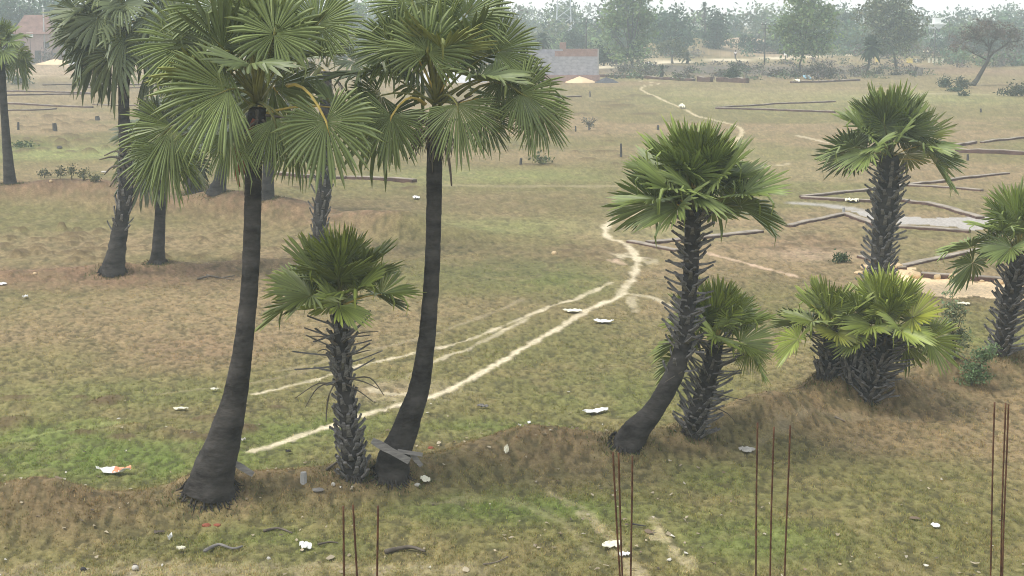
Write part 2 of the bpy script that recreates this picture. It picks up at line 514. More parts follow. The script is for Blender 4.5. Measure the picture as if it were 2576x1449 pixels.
def attr_mat(name, rough=.8, transl=0.0, nscale=0, var=.25, bump=0, bscale=20, spec=.25, bdist=.02):
    """base colour from the 'tone' attribute, broken up with noise"""
    m = bpy.data.materials.new(name); m.use_nodes = True
    nt = m.node_tree; b = nt.nodes['Principled BSDF']
    b.inputs['Roughness'].default_value = rough; b.inputs['Specular IOR Level'].default_value = spec
    at = nt.nodes.new('ShaderNodeAttribute'); at.attribute_name = 'tone'
    src = at.outputs['Color']
    tc = nt.nodes.new('ShaderNodeTexCoord')
    if nscale:
        nz = nt.nodes.new('ShaderNodeTexNoise'); nz.inputs['Scale'].default_value = nscale; nz.inputs['Detail'].default_value = 6
        nz.inputs['Roughness'].default_value = .7
        nt.links.new(tc.outputs['Object'], nz.inputs['Vector'])
        mr = nt.nodes.new('ShaderNodeMapRange')
        mr.inputs['From Min'].default_value = .3; mr.inputs['From Max'].default_value = .7
        mr.inputs['To Min'].default_value = 1 - var; mr.inputs['To Max'].default_value = 1 + var
        nt.links.new(nz.outputs['Fac'], mr.inputs['Value'])
        mx = nt.nodes.new('ShaderNodeVectorMath'); mx.operation = 'SCALE'
        nt.links.new(src, mx.inputs[0]); nt.links.new(mr.outputs[0], mx.inputs['Scale'])
        src = mx.outputs[0]
    nt.links.new(src, b.inputs['Base Color'])
    if bump:
        n2 = nt.nodes.new('ShaderNodeTexNoise'); n2.inputs['Scale'].default_value = bscale; n2.inputs['Detail'].default_value = 5
        nt.links.new(tc.outputs['Object'], n2.inputs['Vector'])
        bp = nt.nodes.new('ShaderNodeBump'); bp.inputs['Strength'].default_value = bump; bp.inputs['Distance'].default_value = bdist
        nt.links.new(n2.outputs['Fac'], bp.inputs['Height']); nt.links.new(bp.outputs['Normal'], b.inputs['Normal'])
    if transl:
        tr = nt.nodes.new('ShaderNodeBsdfTranslucent')
        nt.links.new(src, tr.inputs['Color'])
        ms = nt.nodes.new('ShaderNodeMixShader'); ms.inputs[0].default_value = transl
        out = nt.nodes['Material Output']
        nt.links.new(b.outputs[0], ms.inputs[1]); nt.links.new(tr.outputs[0], ms.inputs[2])
        nt.links.new(ms.outputs[0], out.inputs['Surface'])
    return m

M_GROUND = attr_mat('grassy_soil', .95, nscale=9.0, var=.30, bump=.55, bscale=14, spec=.08, bdist=.05)
M_GRASS = attr_mat('grass_blade', .75, transl=.2, spec=.15)
M_LEAF = attr_mat('palm_leaf', .46, transl=.10, spec=.42)
M_FOL = attr_mat('tree_foliage', .75, transl=.25, spec=.15)
M_BARKSM = mat('palm_bark', (.022, .0195, .0175), .95, 1.5, .45, .9, 7, .08, stretch=(1, 1, 2.2), col2=(.080, .072, .064), detail=8)
M_BOOT = mat('leaf_base', (.085, .078, .070), .85, 3, .5, .4, 20, .15, col2=(.29, .27, .245))
M_DEADPET = mat('dry_petiole', (.115, .095, .072), .85, 4, .4, .3, 20, .2)
M_DEADLEAF = mat('dry_leaf', (.17, .14, .105), .85, 4, .4, 0, None, .2)
M_PET = mat('green_petiole', (.17, .165, .042), .5, 3, .3, 0, None, .35)
M_PETY = mat('yellow_petiole', (.52, .38, .09), .5, 3, .2, 0, None, .35)
M_BARK = mat('tree_bark', (.075, .063, .052), .95, 1.2, .35, .5, 6, .1)
M_PALEBARK = mat('pale_tree_bark', (.17, .15, .125), .95, 1.2, .3, .3, 6, .1)
M_RUST = mat('rusty_steel', (.055, .024, .013), .8, 9, .45, .3, 60, .25, col2=(.125, .058, .026))
M_CONC = mat('concrete', (.30, .29, .27), .95, 2, .2, .4, 12, .15)
M_WALL = mat('weathered_brick', (.105, .062, .050), .95, 1.6, .4, .6, 7, .1)
M_SUNLIT_MORTAR = mat('sunlit_mortar', (.30, .255, .20), .95, 1.8, .35, .4, 8, .1)  # mortar, kept pale so the wall tops look sunlit
M_GREYBLOCK = None
M_WOOD = mat('weathered_board', (.20, .185, .165), .9, 3, .35, .4, 14, .15, stretch=(1, 1, 6))
M_WHITE = mat('white_plastic', (.74, .73, .69), .6, 5, .14, 0, None, .35)
M_CREAM = mat('pale_sack', (.72, .68, .52), .8, 3, .12, 0, None, .2)
M_ORANGE = mat('orange_print', (.72, .30, .16), .6, 4, .15, 0, None, .3)
M_STONE = mat('pale_stone', (.45, .42, .36), .9, 3, .25, .4, 10, .15)
M_ROCK = mat('yellow_rock', (.58, .43, .25), .92, 1.6, .28, .6, 5, .12)
M_BRICKRED = mat('red_brick', (.26, .085, .05), .9, 4, .35, .3, 20, .15)
M_DARK = mat('dark_litter', (.035, .032, .03), .7, 4, .3, 0, None, .3)
M_SANDP = mat('builders_sand', (.66, .50, .31), .95, .6, .1, .3, 3, .08)
M_GRAVEL = mat('dark_gravel', (.085, .085, .09), .95, 2.5, .4, .6, 8, .1)
M_PALEGRAVEL = mat('pale_gravel', (.50, .49, .48), .95, 1.2, .15, .6, 3, .1)

def grid_brick(name, c1, c2, mortar, scale, bw, bh):
    m = bpy.data.materials.new(name); m.use_nodes = True
    nt = m.node_tree; b = nt.nodes['Principled BSDF']; b.inputs['Roughness'].default_value = .95
    b.inputs['Specular IOR Level'].default_value = .1
    tc = nt.nodes.new('ShaderNodeTexCoord'); mp = nt.nodes.new('ShaderNodeMapping')
    mp.inputs['Rotation'].default_value = (PI / 2, 0, 0)
    br = nt.nodes.new('ShaderNodeTexBrick')
    br.inputs['Color1'].default_value = (*c1, 1); br.inputs['Color2'].default_value = (*c2, 1); br.inputs['Mortar'].default_value = (*mortar, 1)
    br.inputs['Scale'].default_value = scale; br.inputs['Brick Width'].default_value = bw; br.inputs['Row Height'].default_value = bh
    br.inputs['Mortar Size'].default_value = .015
    nz = nt.nodes.new('ShaderNodeTexNoise'); nz.inputs['Scale'].default_value = 1.6; nz.inputs['Detail'].default_value = 5
    mr = nt.nodes.new('ShaderNodeMapRange'); mr.inputs['To Min'].default_value = .6; mr.inputs['To Max'].default_value = 1.4
    vm = nt.nodes.new('ShaderNodeVectorMath'); vm.operation = 'SCALE'
    nt.links.new(tc.outputs['Object'], mp.inputs[0]); nt.links.new(mp.outputs[0], br.inputs['Vector'])
    nt.links.new(tc.outputs['Object'], nz.inputs['Vector']); nt.links.new(nz.outputs['Fac'], mr.inputs[0])
    nt.links.new(br.outputs['Color'], vm.inputs[0]); nt.links.new(mr.outputs[0], vm.inputs['Scale'])
    nt.links.new(vm.outputs[0], b.inputs['Base Color'])
    return m
M_GREYBLOCK = grid_brick('grey_block_masonry', (.33, .32, .33), (.25, .245, .26), (.36, .35, .35), 1, .4, .2)
M_REDMASON = grid_brick('red_brick_masonry', (.30, .15, .12), (.22, .105, .085), (.30, .26, .23), 1, .24, .08)
M_PINKWALL = grid_brick('old_brick_masonry', (.33, .20, .165), (.27, .15, .12), (.33, .28, .25), 1, .3, .1)
M_ROOF = mat('clay_tile_roof', (.20, .115, .09), .9, 1.0, .35, .6, 4, .1)
M_WHITEWALL = mat('whitewash', (.74, .74, .70), .9, .6, .1, .1, 4, .1)
M_YELLOW = mat('yellow_paint', (.72, .56, .16), .6, 2, .1, 0, None, .3)
M_STEEL = mat('galvanised_steel', (.42, .44, .45), .6, 2, .1, 0, None, .4)
M_POLE = mat('pole_timber', (.075, .07, .065), .9, 2, .3, 0, None, .15)
M_SKIN = mat('skin', (.16, .085, .05), .6, 5, .1)
M_SHIRT_W = mat('pale_shirt', (.62, .58, .58), .85, 4, .1)
M_SHIRT_D = mat('dark_shirt', (.05, .045, .055), .85, 4, .1)
M_TROUSER = mat('dark_trousers', (.035, .032, .036), .85, 4, .1)
M_HAIR = mat('black_hair', (.012, .011, .010), .6, 4, .1)
M_BLUE = mat('blue_plastic', (.30, .50, .58), .5, 4, .1)

# ------------------------------------------------------------------ ground sheet
az = np.concatenate([np.linspace(-180, -24, 34)[:-1], np.linspace(-24, -17.2, 26)[:-1], np.linspace(-17.2, 17.2, 900), np.linspace(17.2, 24, 26)[1:], np.linspace(24, 180, 34)[1:-1]])
inv = np.linspace(1 / 27.0, 1 / 330.0, 620)
rad = np.concatenate([[.6, 3, 7, 12, 17, 21, 24.5], 1 / inv, np.geomspace(345, 900, 28)])
AZ, RD = np.meshgrid(np.radians(az), rad)
GX = RD * np.sin(AZ); GY = RD * np.cos(AZ)
nr, nc = GX.shape
GZ = height(GX, GY)
dd = RD
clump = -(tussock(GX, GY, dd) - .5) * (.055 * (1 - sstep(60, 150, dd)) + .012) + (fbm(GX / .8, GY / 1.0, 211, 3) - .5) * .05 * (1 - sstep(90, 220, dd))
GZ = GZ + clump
GZ = np.where(dd > 420, GZ * 0 + height(GX, GY) * .6, GZ)
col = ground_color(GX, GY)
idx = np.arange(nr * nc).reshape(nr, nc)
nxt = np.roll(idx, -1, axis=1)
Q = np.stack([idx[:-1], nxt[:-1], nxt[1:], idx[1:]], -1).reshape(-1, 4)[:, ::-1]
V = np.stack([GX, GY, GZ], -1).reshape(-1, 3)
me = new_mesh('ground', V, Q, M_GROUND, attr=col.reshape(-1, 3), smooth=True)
ground = link('ground', me)
ground['kind'] = 'structure'
ground['label'] = 'dry grassy field with worn footpaths and low earth banks'

# ------------------------------------------------------------------ short grass tufts near the eye
rs = np.random.RandomState(11)
def scatter_fan(n, d0, d1, half):
    u = rs.rand(n)
    dist = 1 / (1 / d1 + u ** .8 * (1 / d0 - 1 / d1))
    a = np.radians((rs.rand(n) * 2 - 1) * half)
    return dist * np.sin(a), dist * np.cos(a)
def grass(n, d0, d1, hmin, hmax, seed):
    x, y = scatter_fan(n, d0, d1, 18)
    keep = tussock(x, y, np.hypot(x, y)) < .58
    bp = ground_color(x, y)
    keep &= bp.max(1) < .34
    x, y, bp = x[keep], y[keep], bp[keep]
    n = len(x)
    z = height(x, y) + .0
    nb = 4
    X = np.repeat(x, nb); Y = np.repeat(y, nb); Z = np.repeat(z, nb); Cc = np.repeat(bp, nb, 0)
    m = len(X)
    X = X + rs.randn(m) * .035; Y = Y + rs.randn(m) * .035
    a = rs.rand(m) * 2 * PI; hgt = rs.uniform(hmin, hmax, m); w = rs.uniform(.008, .02, m)
    lx, ly = np.cos(a), np.sin(a)
    lean = rs.uniform(.2, 1.1, m) * hgt
    b = rs.rand(m) * 2 * PI
    P0 = np.stack([X - lx * w, Y - ly * w, Z - .03], -1); P1 = np.stack([X + lx * w, Y + ly * w, Z - .03], -1)
    P2 = np.stack([X + np.cos(b) * lean, Y + np.sin(b) * lean, Z + hgt], -1)
    VV = np.stack([P0, P1, P2], 1).reshape(-1, 3)
    FF = np.arange(m * 3).reshape(-1, 3)
    t = (1.15 + .9 * rs.rand(m))[:, None] * Cc * np.where(rs.rand(m)[:, None] < .35, np.array([[1.15, 1.05, .9]]), np.array([[.95, 1.05, .9]]))
    return VV, FF, np.repeat(t, 3, 0)
a1 = grass(130000, 30, 75, .02, .05, 1)
me = new_mesh('grass', a1[0], a1[1], M_GRASS, attr=np.clip(a1[2], .01, .8))
g = link('grass', me); g['kind'] = 'stuff'; g['label'] = 'short dry and green grass tufts over the field'

# ------------------------------------------------------------------ fan palms
def unit(v):
    v = np.asarray(v, float)
    return v / (np.linalg.norm(v) + 1e-12)

def rot_about(v, k, a):
    k = unit(k); v = np.asarray(v, float)
    return v * math.cos(a) + np.cross(k, v) * math.sin(a) + k * (k @ v) * (1 - math.cos(a))

def blade_mesh(name, hub, X, Y, Z, Rb, rnd, col, nseg=46, span=300, fold=.35, droop=.25, joined=.54, dry=0.0, off=(0, 0, 0), bent=.08, chaos=1.0):
    """pleated circular fan; X, Y, Z = lateral, axis and upper normal"""
    sp_ = R_(span); da = sp_ / nseg
    st = np.array([.05, .28, joined, joined + (1 - joined) * .62, 1.0])
    cols = []; V = []
    ph = rnd.uniform(0, 6.28); wv = chaos * rnd.uniform(.05, .13); wk = rnd.uniform(2.2, 4.2)
    tears = [(rnd.uniform(-sp_ / 2, sp_ / 2), chaos * rnd.uniform(-.20, .20)) for _ in range(rnd.randint(1, 3))]
    for i in range(nseg):
        a = -sp_ / 2 + (i + .5 + rnd.uniform(-.28, .28)) * da
        tz = sum(h_ for (ta, h_) in tears if abs(a - ta) < .35)
        u = abs(a) / (sp_ / 2)
        L = Rb * (1 - .34 * u ** 2.2) * rnd.uniform(.84, 1.07)
        r = st * L
        hw = r * math.tan(da / 2) * .98
        hw[3] = hw[2] * rnd.uniform(.62, .88); hw[4] = hw[2] * .06
        ca, sa = math.cos(a), math.sin(a)
        pl = 1.05
        jz = rnd.uniform(-.22, .22) * (.4 + .6 * chaos)
        kink = rnd.random() < bent
        for k in range(5):
            out = max(0., (r[k] / Rb - joined * .8)) * jz * Rb
            for e in (-1, 0, 1):
                x = sa * r[k] + ca * e * hw[k]
                y = ca * r[k] - sa * e * hw[k]
                z = (pl if e == 0 else -pl) * hw[k] * .5 + abs(x) * fold * (1 - .4 * (r[k] / Rb)) + out + Rb * wv * math.sin(wk * a + ph) * (r[k] / Rb) + tz * Rb * (r[k] / Rb) ** 2
                p = hub + X * x + Y * y + Z * z
                g = max(0., r[k] / Rb - .35)
                p = p + np.array([0, 0, -1]) * droop * Rb * g * g * 1.6
                if kink and k >= 3:
                    p = p + np.array([0, 0, -1]) * Rb * (.16 if k == 3 else .42) - (X * sa + Y * ca) * Rb * (.05 if k == 3 else .25)
                V.append(p)
        tv = rnd.uniform(.76, 1.24)
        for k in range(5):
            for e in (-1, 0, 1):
                c = col * tv * (1.38 if e == 0 else .82)  # pale midribs; lit pleat ridges and shaded folds painted into the tone
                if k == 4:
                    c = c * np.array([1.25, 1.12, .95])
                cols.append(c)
    V = np.array(V) - np.asarray(off)
    b = (np.arange(nseg) * 15)[:, None]
    q = []
    for k in range(4):
        for e in (0, 1):
            i0 = k * 3 + e
            q.append([i0, i0 + 1, i0 + 4, i0 + 3])
    Fq = (b[:, :, None] + np.array(q)[None]).reshape(-1, 4)
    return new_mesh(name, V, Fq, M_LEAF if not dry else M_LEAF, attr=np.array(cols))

def tube_np(P, rad, n=5, flatten=1.0):
    P = np.asarray(P, float)
    m = len(P)
    V = []
    for i in range(m):
        t = unit(P[min(i + 1, m - 1)] - P[max(i - 1, 0)])
        ref = np.array([0, 0, 1.]) if abs(t[2]) < .95 else np.array([0, 1., 0])
        u = unit(np.cross(t, ref)); w = np.cross(u, t)
        for k in range(n):
            a = 2 * PI * k / n
            V.append(P[i] + u * math.cos(a) * rad[i] + w * math.sin(a) * rad[i] * flatten)
    Fc = []
    for i in range(m - 1):
        for k in range(n):
            Fc.append((i * n + k, i * n + (k + 1) % n, (i + 1) * n + (k + 1) % n, (i + 1) * n + k))
    Fc.append(tuple(range(n))[::-1]); Fc.append(tuple((m - 1) * n + k for k in range(n)))
    return np.array(V), Fc

def trunk_mesh(name, P, Rr, off, rnd, nside=16, rough=.05, rings=90, flare=True):
    """smooth swept trunk with leaf-scar rings; P world points, Rr radii"""
    P = smooth_poly(P, 8); Rr = smooth_poly(np.array(Rr)[:, None], 8)[:, 0]
    L = np.concatenate([[0], np.cumsum(np.linalg.norm(np.diff(P, axis=0), axis=1))])
    s = np.linspace(0, L[-1], rings)
    Q = np.stack([np.interp(s, L, P[:, k]) for k in range(3)], -1)
    rr = np.interp(s, L, Rr)
    V = []; seed = rnd.randint(0, 9999)
    kk = np.arange(nside)
    NZ = .6 * (vnoise(s[:, None] * 1.8 + 40, kk[None] * .7, seed) - .5) + .7 * (vnoise(s[:, None] * 6 + 40, kk[None] * 1.3, seed + 5) - .5)
    for i in range(rings):
        t = unit(Q[min(i + 1, rings - 1)] - Q[max(i - 1, 0)])
        u = unit(np.cross(t, [0, 1., 0])); w = np.cross(u, t)
        ringb = 1 + .022 * (1 if i % 2 else -1) * rnd.uniform(-.2, 1)
        for k in range(nside):
            a = 2 * PI * k / nside
            nn = float(NZ[i, k])
            lobes = 0.0
            if flare:
                lobes = .10 * math.exp(-s[i] / .35) * math.cos(a * 5 + seed)
            r = rr[i] * ringb * (1 + nn * 2 * rough + lobes)
            V.append(Q[i] + (u * math.cos(a) + w * math.sin(a)) * r)
    V = np.array(V) - np.asarray(off)
    Fc = []
    for i in range(rings - 1):
        for k in range(nside):
            Fc.append((i * nside + k, (i + 1) * nside + k, (i + 1) * nside + (k + 1) % nside, i * nside + (k + 1) % nside))
    Fc.append(tuple((rings - 1) * nside + k for k in range(nside)))
    return new_mesh(name, V, Fc, M_BARKSM, smooth=True), Q, rr

def stub_meshes(rnd):
    """a handful of persistent leaf bases: flat, tapered, hooked, split at the foot"""
    out = []
    for v in range(5):
        l = 1.0; mb = MB()
        bend = rnd.uniform(.05, .35)
        pts = []; ws = [.36, .27, .23, .22]; th = [.14, .12, .11, .11]
        for i, (w, t) in enumerate(zip(ws, th)):
            y = l * i / 3; z = bend * (i / 3) ** 2
            pts += [(-w / 2, y, z - t / 2), (w / 2, y, z - t / 2), (w / 2 * .75, y, z + t / 2), (-w / 2 * .75, y, z + t / 2)]
        Fc = [(3, 2, 1, 0), (12, 13, 14, 15)]
        for i in range(3):
            for k in range(4):
                a = i * 4 + k; c = i * 4 + (k + 1) % 4
                Fc.append((a, c, c + 4, a + 4))
        out.append(new_mesh('leaf_stub', pts, Fc, M_BOOT))
    return out
_srnd = random.Random(3)
STUBS = stub_meshes(_srnd)

def frame_matrix(X, Y, Z, loc, s):
    M = Matrix(((X[0] * s[0], Y[0] * s[1], Z[0] * s[2], loc[0]), (X[1] * s[0], Y[1] * s[1], Z[1] * s[2], loc[1]), (X[2] * s[0], Y[2] * s[1], Z[2] * s[2], loc[2]), (0, 0, 0, 1)))
    return M

def add_leaf(root, base, hub, Y, X, Z, Rb, rnd, colr, pet_mat, nseg, span, fold, droop, pet_r, off, sag=.15, bent=.08, petiole=True, joined=.64, name='frond', chaos=1.0):
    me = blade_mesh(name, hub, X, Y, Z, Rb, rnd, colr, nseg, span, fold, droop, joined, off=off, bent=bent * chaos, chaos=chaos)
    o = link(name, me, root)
    if petiole:
        P = []
        L = np.linalg.norm(hub - base)
        for s in np.linspace(0, 1, 6):
            p = base * (1 - s) + hub * s + np.array([0, 0, 1]) * sag * L * 4 * s * (1 - s) * .5
            P.append(p)
        P.append(hub + Y * Rb * .25 + Z * .01)
        rr = [pet_r * q for q in (1.5, 1.0, .8, .7, .62, .58, .15)]
        V, Fc = tube_np(np.array(P) - off, rr, 5, .6)
        link('petiole', new_mesh('petiole', V, Fc, pet_mat, smooth=True), o)
    return o

def palm(label, trunk, crown, Rb, Lp, N, seed, colr, elev=(80, -35), stubs=None, extra=(), nseg=44, name='palm_tree', pet_r=.035,
         group=None, rings=90, nside=16, bend=(8, 55), depth=None, spread=1.0, trunk_rough=.05, droop=(.12, .38), skirt=0, cat='palm tree', skip=None, boots_to=None, chaos=1.0):
    rnd = random.Random(seed)
    bx, by = trunk[0][0], trunk[0][1]
    g0 = gp(bx, by) if depth is None else None
    if depth is None:
        Yd = g0[1]
        base = g0
    else:
        Yd = depth
        p = at_depth(bx, by, Yd)
        base = np.array([p[0], Yd, hz(p[0], Yd)])
    P = [at_depth(a, b, Yd) for a, b, w in trunk]
    P[0] = np.array([base[0], base[1], base[2] - .12])
    # the width of a trunk is measured across its own direction
    Rr = []
    for i, (a, b, w) in enumerate(trunk):
        Rr.append(w / 2 / F * Yd)
    root = thing(name, base, label, cat, group)
    off = base
    me, Q, rr = trunk_mesh('trunk', P, Rr, off, rnd, nside, trunk_rough, rings)
    link('trunk', me, root)
    cc = at_depth(crown[0], crown[1], Yd)
    top = P[-1]
    ga = PI * (3 - math.sqrt(5))
    a0 = rnd.uniform(0, 2 * PI)
    for i in range(N):
        t = (i + .5) / N
        azm = a0 + i * ga + rnd.uniform(-.25, .25)
        el = R_(elev[0] + (elev[1] - elev[0]) * t ** 1.05 + rnd.uniform(-9, 9))
        d = np.array([math.cos(azm) * math.cos(el), math.sin(azm) * math.cos(el), math.sin(el)])
        if skip and skip(d):
            continue
        b0 = top + np.array([0, 0, (.55 - .75 * t) * Lp * .7]) + np.array([d[0], d[1], 0]) * rr[-1] * .6
        lp = Lp * rnd.uniform(.82, 1.12) * (.75 + .5 * min(1, t * 1.6)) * spread
        sagz = (.10 + .16 * chaos) * lp * max(0, t - .2)
        hub = b0 + d * lp - np.array([0, 0, sagz])
        dend = unit(d * lp - np.array([0, 0, 2 * sagz]))
        X = unit(np.cross(dend, [0, 0, 1.])) if abs(dend[2]) < .98 else np.array([math.sin(azm), -math.cos(azm), 0])
        ba = R_(bend[0] + (bend[1] - bend[0]) * t + rnd.uniform(-14, 16))
        Yv = rot_about(dend, X, -ba)
        Zv = np.cross(X, Yv)
        roll = rnd.uniform(-.65, .65)
        X = rot_about(X, Yv, roll); Zv = rot_about(Zv, Yv, roll)
        tw = rnd.uniform(-.25, .25)
        X2 = rot_about(X, Zv, tw); Y2 = rot_about(Yv, Zv, tw)
        young = 1 - t
        cvar = colr * rnd.uniform(.72, 1.22) * (np.array([1.12, 1.10, .95]) if young > .7 else np.array([1, 1, 1]))
        if young < .55 and rnd.random() < .08:
            cvar = cvar * np.array([1.22, 1.08, .85])
        sp_ = rnd.uniform(270, 330) if t > .12 else rnd.uniform(150, 230)
        add_leaf(root, b0, hub, Y2, X2, Zv, Rb * rnd.uniform(.88, 1.08), rnd, cvar, M_PET if rnd.random() < .85 else M_PETY, nseg, sp_,
                 rnd.uniform(.15, .62), droop[0] + (droop[1] - droop[0]) * t, pet_r, off, sag=.12, bent=.13, chaos=chaos)
    for e in extra:
        hx, hy, ax, ay, rpx, fwd = e[:6]
        o = dict(e[6]) if len(e) > 6 else {}
        hub = at_depth(hx, hy, Yd - fwd)
        ax_ = at_depth(hx + ax, hy + ay, Yd - fwd) - hub
        Yv = unit(ax_)
        view = unit(np.array([0, 0, H]) - hub)
        tilt = o.get('tilt', .25)
        Zv = unit(view - Yv * (view @ Yv)); X = np.cross(Yv, Zv)
        Yv = rot_about(Yv, X, o.get('pitch', 0)); Zv = np.cross(X, Yv)
        yaw = o.get('yaw', 0)
        Zv = rot_about(Zv, Yv, yaw); X = rot_about(X, Yv, yaw)
        b0 = top + np.array([0, 0, o.get('bz', .1)])
        if 'bpx' in o:
            b0 = at_depth(o['bpx'][0], o['bpx'][1], Yd - .2)
        add_leaf(root, b0, hub, Yv, X, Zv, rpx / F * Yd, rnd, colr * o.get('k', 1.0), M_PETY if o.get('yel') else M_PET, nseg + 6, o.get('span', 290),
                 o.get('fold', .12), o.get('droop', .2), pet_r * 1.2, off, sag=o.get('sag', .2), bent=.10)
    if stubs:
        for (s0, s1, n, ln, wd, up, spin) in stubs:
            Lq = len(Q) - 1
            for i in range(n):
                t = s0 + (s1 - s0) * (i + .5) / n
                k = min(Lq - 1, int(t * Lq))
                c = Q[k]; ax = unit(Q[k + 1] - Q[max(k - 1, 0)])
                a = spin + i * ga + rnd.uniform(-.2, .2)
                u = unit(np.cross(ax, [0, 1., 0])); w = np.cross(ax, u)
                o_ = u * math.cos(a) + w * math.sin(a)
                upa = R_(up + rnd.uniform(-16, 16))
                Yv = unit(o_ * math.cos(upa) + ax * math.sin(upa))
                X = unit(np.cross(Yv, ax)); Zv = np.cross(X, Yv)
                ll = ln * rnd.uniform(.65, 1.3)
                loc = c + o_ * rr[k] * .86 - off
                ob = link('leaf_stub', STUBS[rnd.randrange(5)], root)
                ob.matrix_local = frame_matrix(X, Yv, Zv, loc, (wd, ll, wd))
    if skirt:
        for i in range(skirt):
            a = i * ga; el = R_(rnd.uniform(-78, -50))
            d = np.array([math.cos(a) * math.cos(el), math.sin(a) * math.cos(el), math.sin(el)])
            b0 = top + np.array([d[0], d[1], 0]) * rr[-1]
            hub = b0 + d * Lp * rnd.uniform(.25, .45)
            X = unit(np.cross(d, [0, 0, 1.])); Zv = np.cross(X, d)
            ob = add_leaf(root, b0, hub, d, X, Zv, Rb * rnd.uniform(.35, .6), rnd, np.array([.12, .10, .075]), M_DEADPET, 22, rnd.uniform(60, 140), .5, .5, pet_r, off, bent=.3, name='dead_frond')
    return root, Q, rr, P, Yd, off, cc

OPEN = lambda d: d[1] < -.55 and d[2] < .55
FRONT = lambda d: d[1] < -.45 and d[2] < .16
CA = np.array([.152, .186, .066]); CD = np.array([.150, .190, .048]); CS = np.array([.172, .206, .037]); CK = np.array([.112, .134, .058])

# far-side palms first
palmJ = palm('tall dark-trunked palm cut off by the left edge of the photo', [(26, 462, 34), (20, 400, 26), (12, 300, 20), (6, 200, 18), (2, 130, 18)], (0, 95), 1.05, .85, 20, 21, CD * .85, nseg=30, rings=60, nside=12)
palmK = palm('tall back palm with a rough knotted lower trunk, left of the big front palms',
     [(282, 684, 66), (290, 650, 50), (297, 610, 42), (305, 560, 38), (314, 500, 36), (318, 440, 33), (315, 380, 30), (312, 300, 28), (312, 200, 28), (312, 60, 28)], (300, 30), 1.55, 1.25, 26, 33, CK,
     elev=(75, -50), extra=[(265, 60, -70, 60, 120, .4, dict(span=230, fold=.3, bpx=(305, 30))), (215, 75, -80, 50, 95, .2, dict(span=200, fold=.3)), (200, 30, -80, 20, 95, -.2, dict(span=200, fold=.3))],
     stubs=[(.18, .50, 40, .36, .40, 55, 0)], nseg=34, rings=80, nside=14, trunk_rough=.12)
palmL = palm('back palm with a short stout trunk just right of the knotted one',
     [(396, 662, 46), (398, 630, 34), (401, 580, 30), (404, 520, 27), (408, 440, 26), (412, 380, 26)], (415, 330), 1.3, 1.05, 18, 44, CK * .85, elev=(80, -18), nseg=28, rings=50, nside=12)
palmM = palm('back palm leaning left, left arm of the V of trunks', [(492, 484, 40), (482, 455, 32), (470, 420, 26), (462, 370, 24), (458, 300, 24)], (455, 250), 1.4, 1.1, 17, 55, CK * .75, elev=(80, -10), nseg=28, rings=46, nside=12)
palmN = palm('back palm leaning right with a flared foot, right arm of the V of trunks', [(541, 488, 56), (552, 460, 36), (560, 430, 30), (566, 380, 26), (570, 320, 26)], (570, 270), 1.4, 1.1, 17, 66, CK * .75, elev=(80, -10), nseg=28, rings=46, nside=12)
palmO = palm('back palm whose straight trunk shows just right of the big left trunk', [(673, 500, 38), (674, 470, 32), (675, 430, 30), (677, 350, 28), (678, 250, 28)], (680, 200), 1.4, 1.1, 18, 77, CK * .8, elev=(80, -10), nseg=28, rings=46, nside=12)
palmP = palm('back palm with a ragged dark trunk rising behind the small middle palm', [(802, 640, 40), (803, 590, 34), (806, 540, 36), (812, 490, 38), (815, 440, 36), (818, 330, 30), (820, 180, 28)], (822, 130), 1.4, 1.0, 9, 88, CK * .95, elev=(80, -20),
     stubs=[(.05, .48, 46, .38, .42, 45, 1.0)], nseg=32, rings=60, nside=12, trunk_rough=.12, skirt=3)

# the big pair
palmA = palm('tallest palm at left front, thick smooth curved trunk with a wide flared base',
     [(527, 1232, 132), (537, 1190, 112), (556, 1130, 94), (577, 1060, 76), (595, 980, 61), (608, 900, 52), (618, 820, 47), (627, 730, 44.5), (633, 620, 44), (636, 500, 43), (638, 400, 44), (643, 330, 46), (648, 270, 44)], (650, 215),
     1.36, 1.15, 15, 7, CA, elev=(84, 6), nseg=38, skip=OPEN, bend=(0, 44), droop=(.02, .18), skirt=4, rings=150, nside=22, pet_r=.045,
     extra=[(820, 305, 25, 100, 150, 1.1, dict(yel=True, span=300, fold=.08, bpx=(725, 215), sag=.35)),
            (690, 85, 10, -60, 135, .9, dict(span=340, fold=.05, pitch=-.25)),
            (560, 150, -90, 10, 190, .3, dict(span=230, fold=.2, yaw=.35)),
            (470, 110, -80, -30, 150, .1, dict(span=240, fold=.2, yaw=.3)),
            (575, 225, -100, 45, 190, .9, dict(span=200, fold=.3, yaw=.2, k=1.1)),
            (432, 318, -70, 62, 150, .5, dict(span=200, fold=.30, bpx=(600, 290), k=1.0)),
            (418, 372, -18, 70, 140, .4, dict(span=190, fold=.3, bpx=(600, 300), k=.95)),
            (580, 330, 0, 90, 130, .7, dict(span=150, fold=.4)),
            (690, 300, 20, 90, 125, .8, dict(span=170, fold=.35)),
            (740, 330, 30, 80, 130, .4, dict(span=220, fold=.2, k=.8)),
            (800, 60, 40, -50, 130, .2, dict(span=260, fold=.2, yaw=-.3)),
            (540, 20, -40, -60, 150, .2, dict(span=260, fold=.2)),
            (640, -20, 0, -80, 150, .0, dict(span=260, fold=.2))])
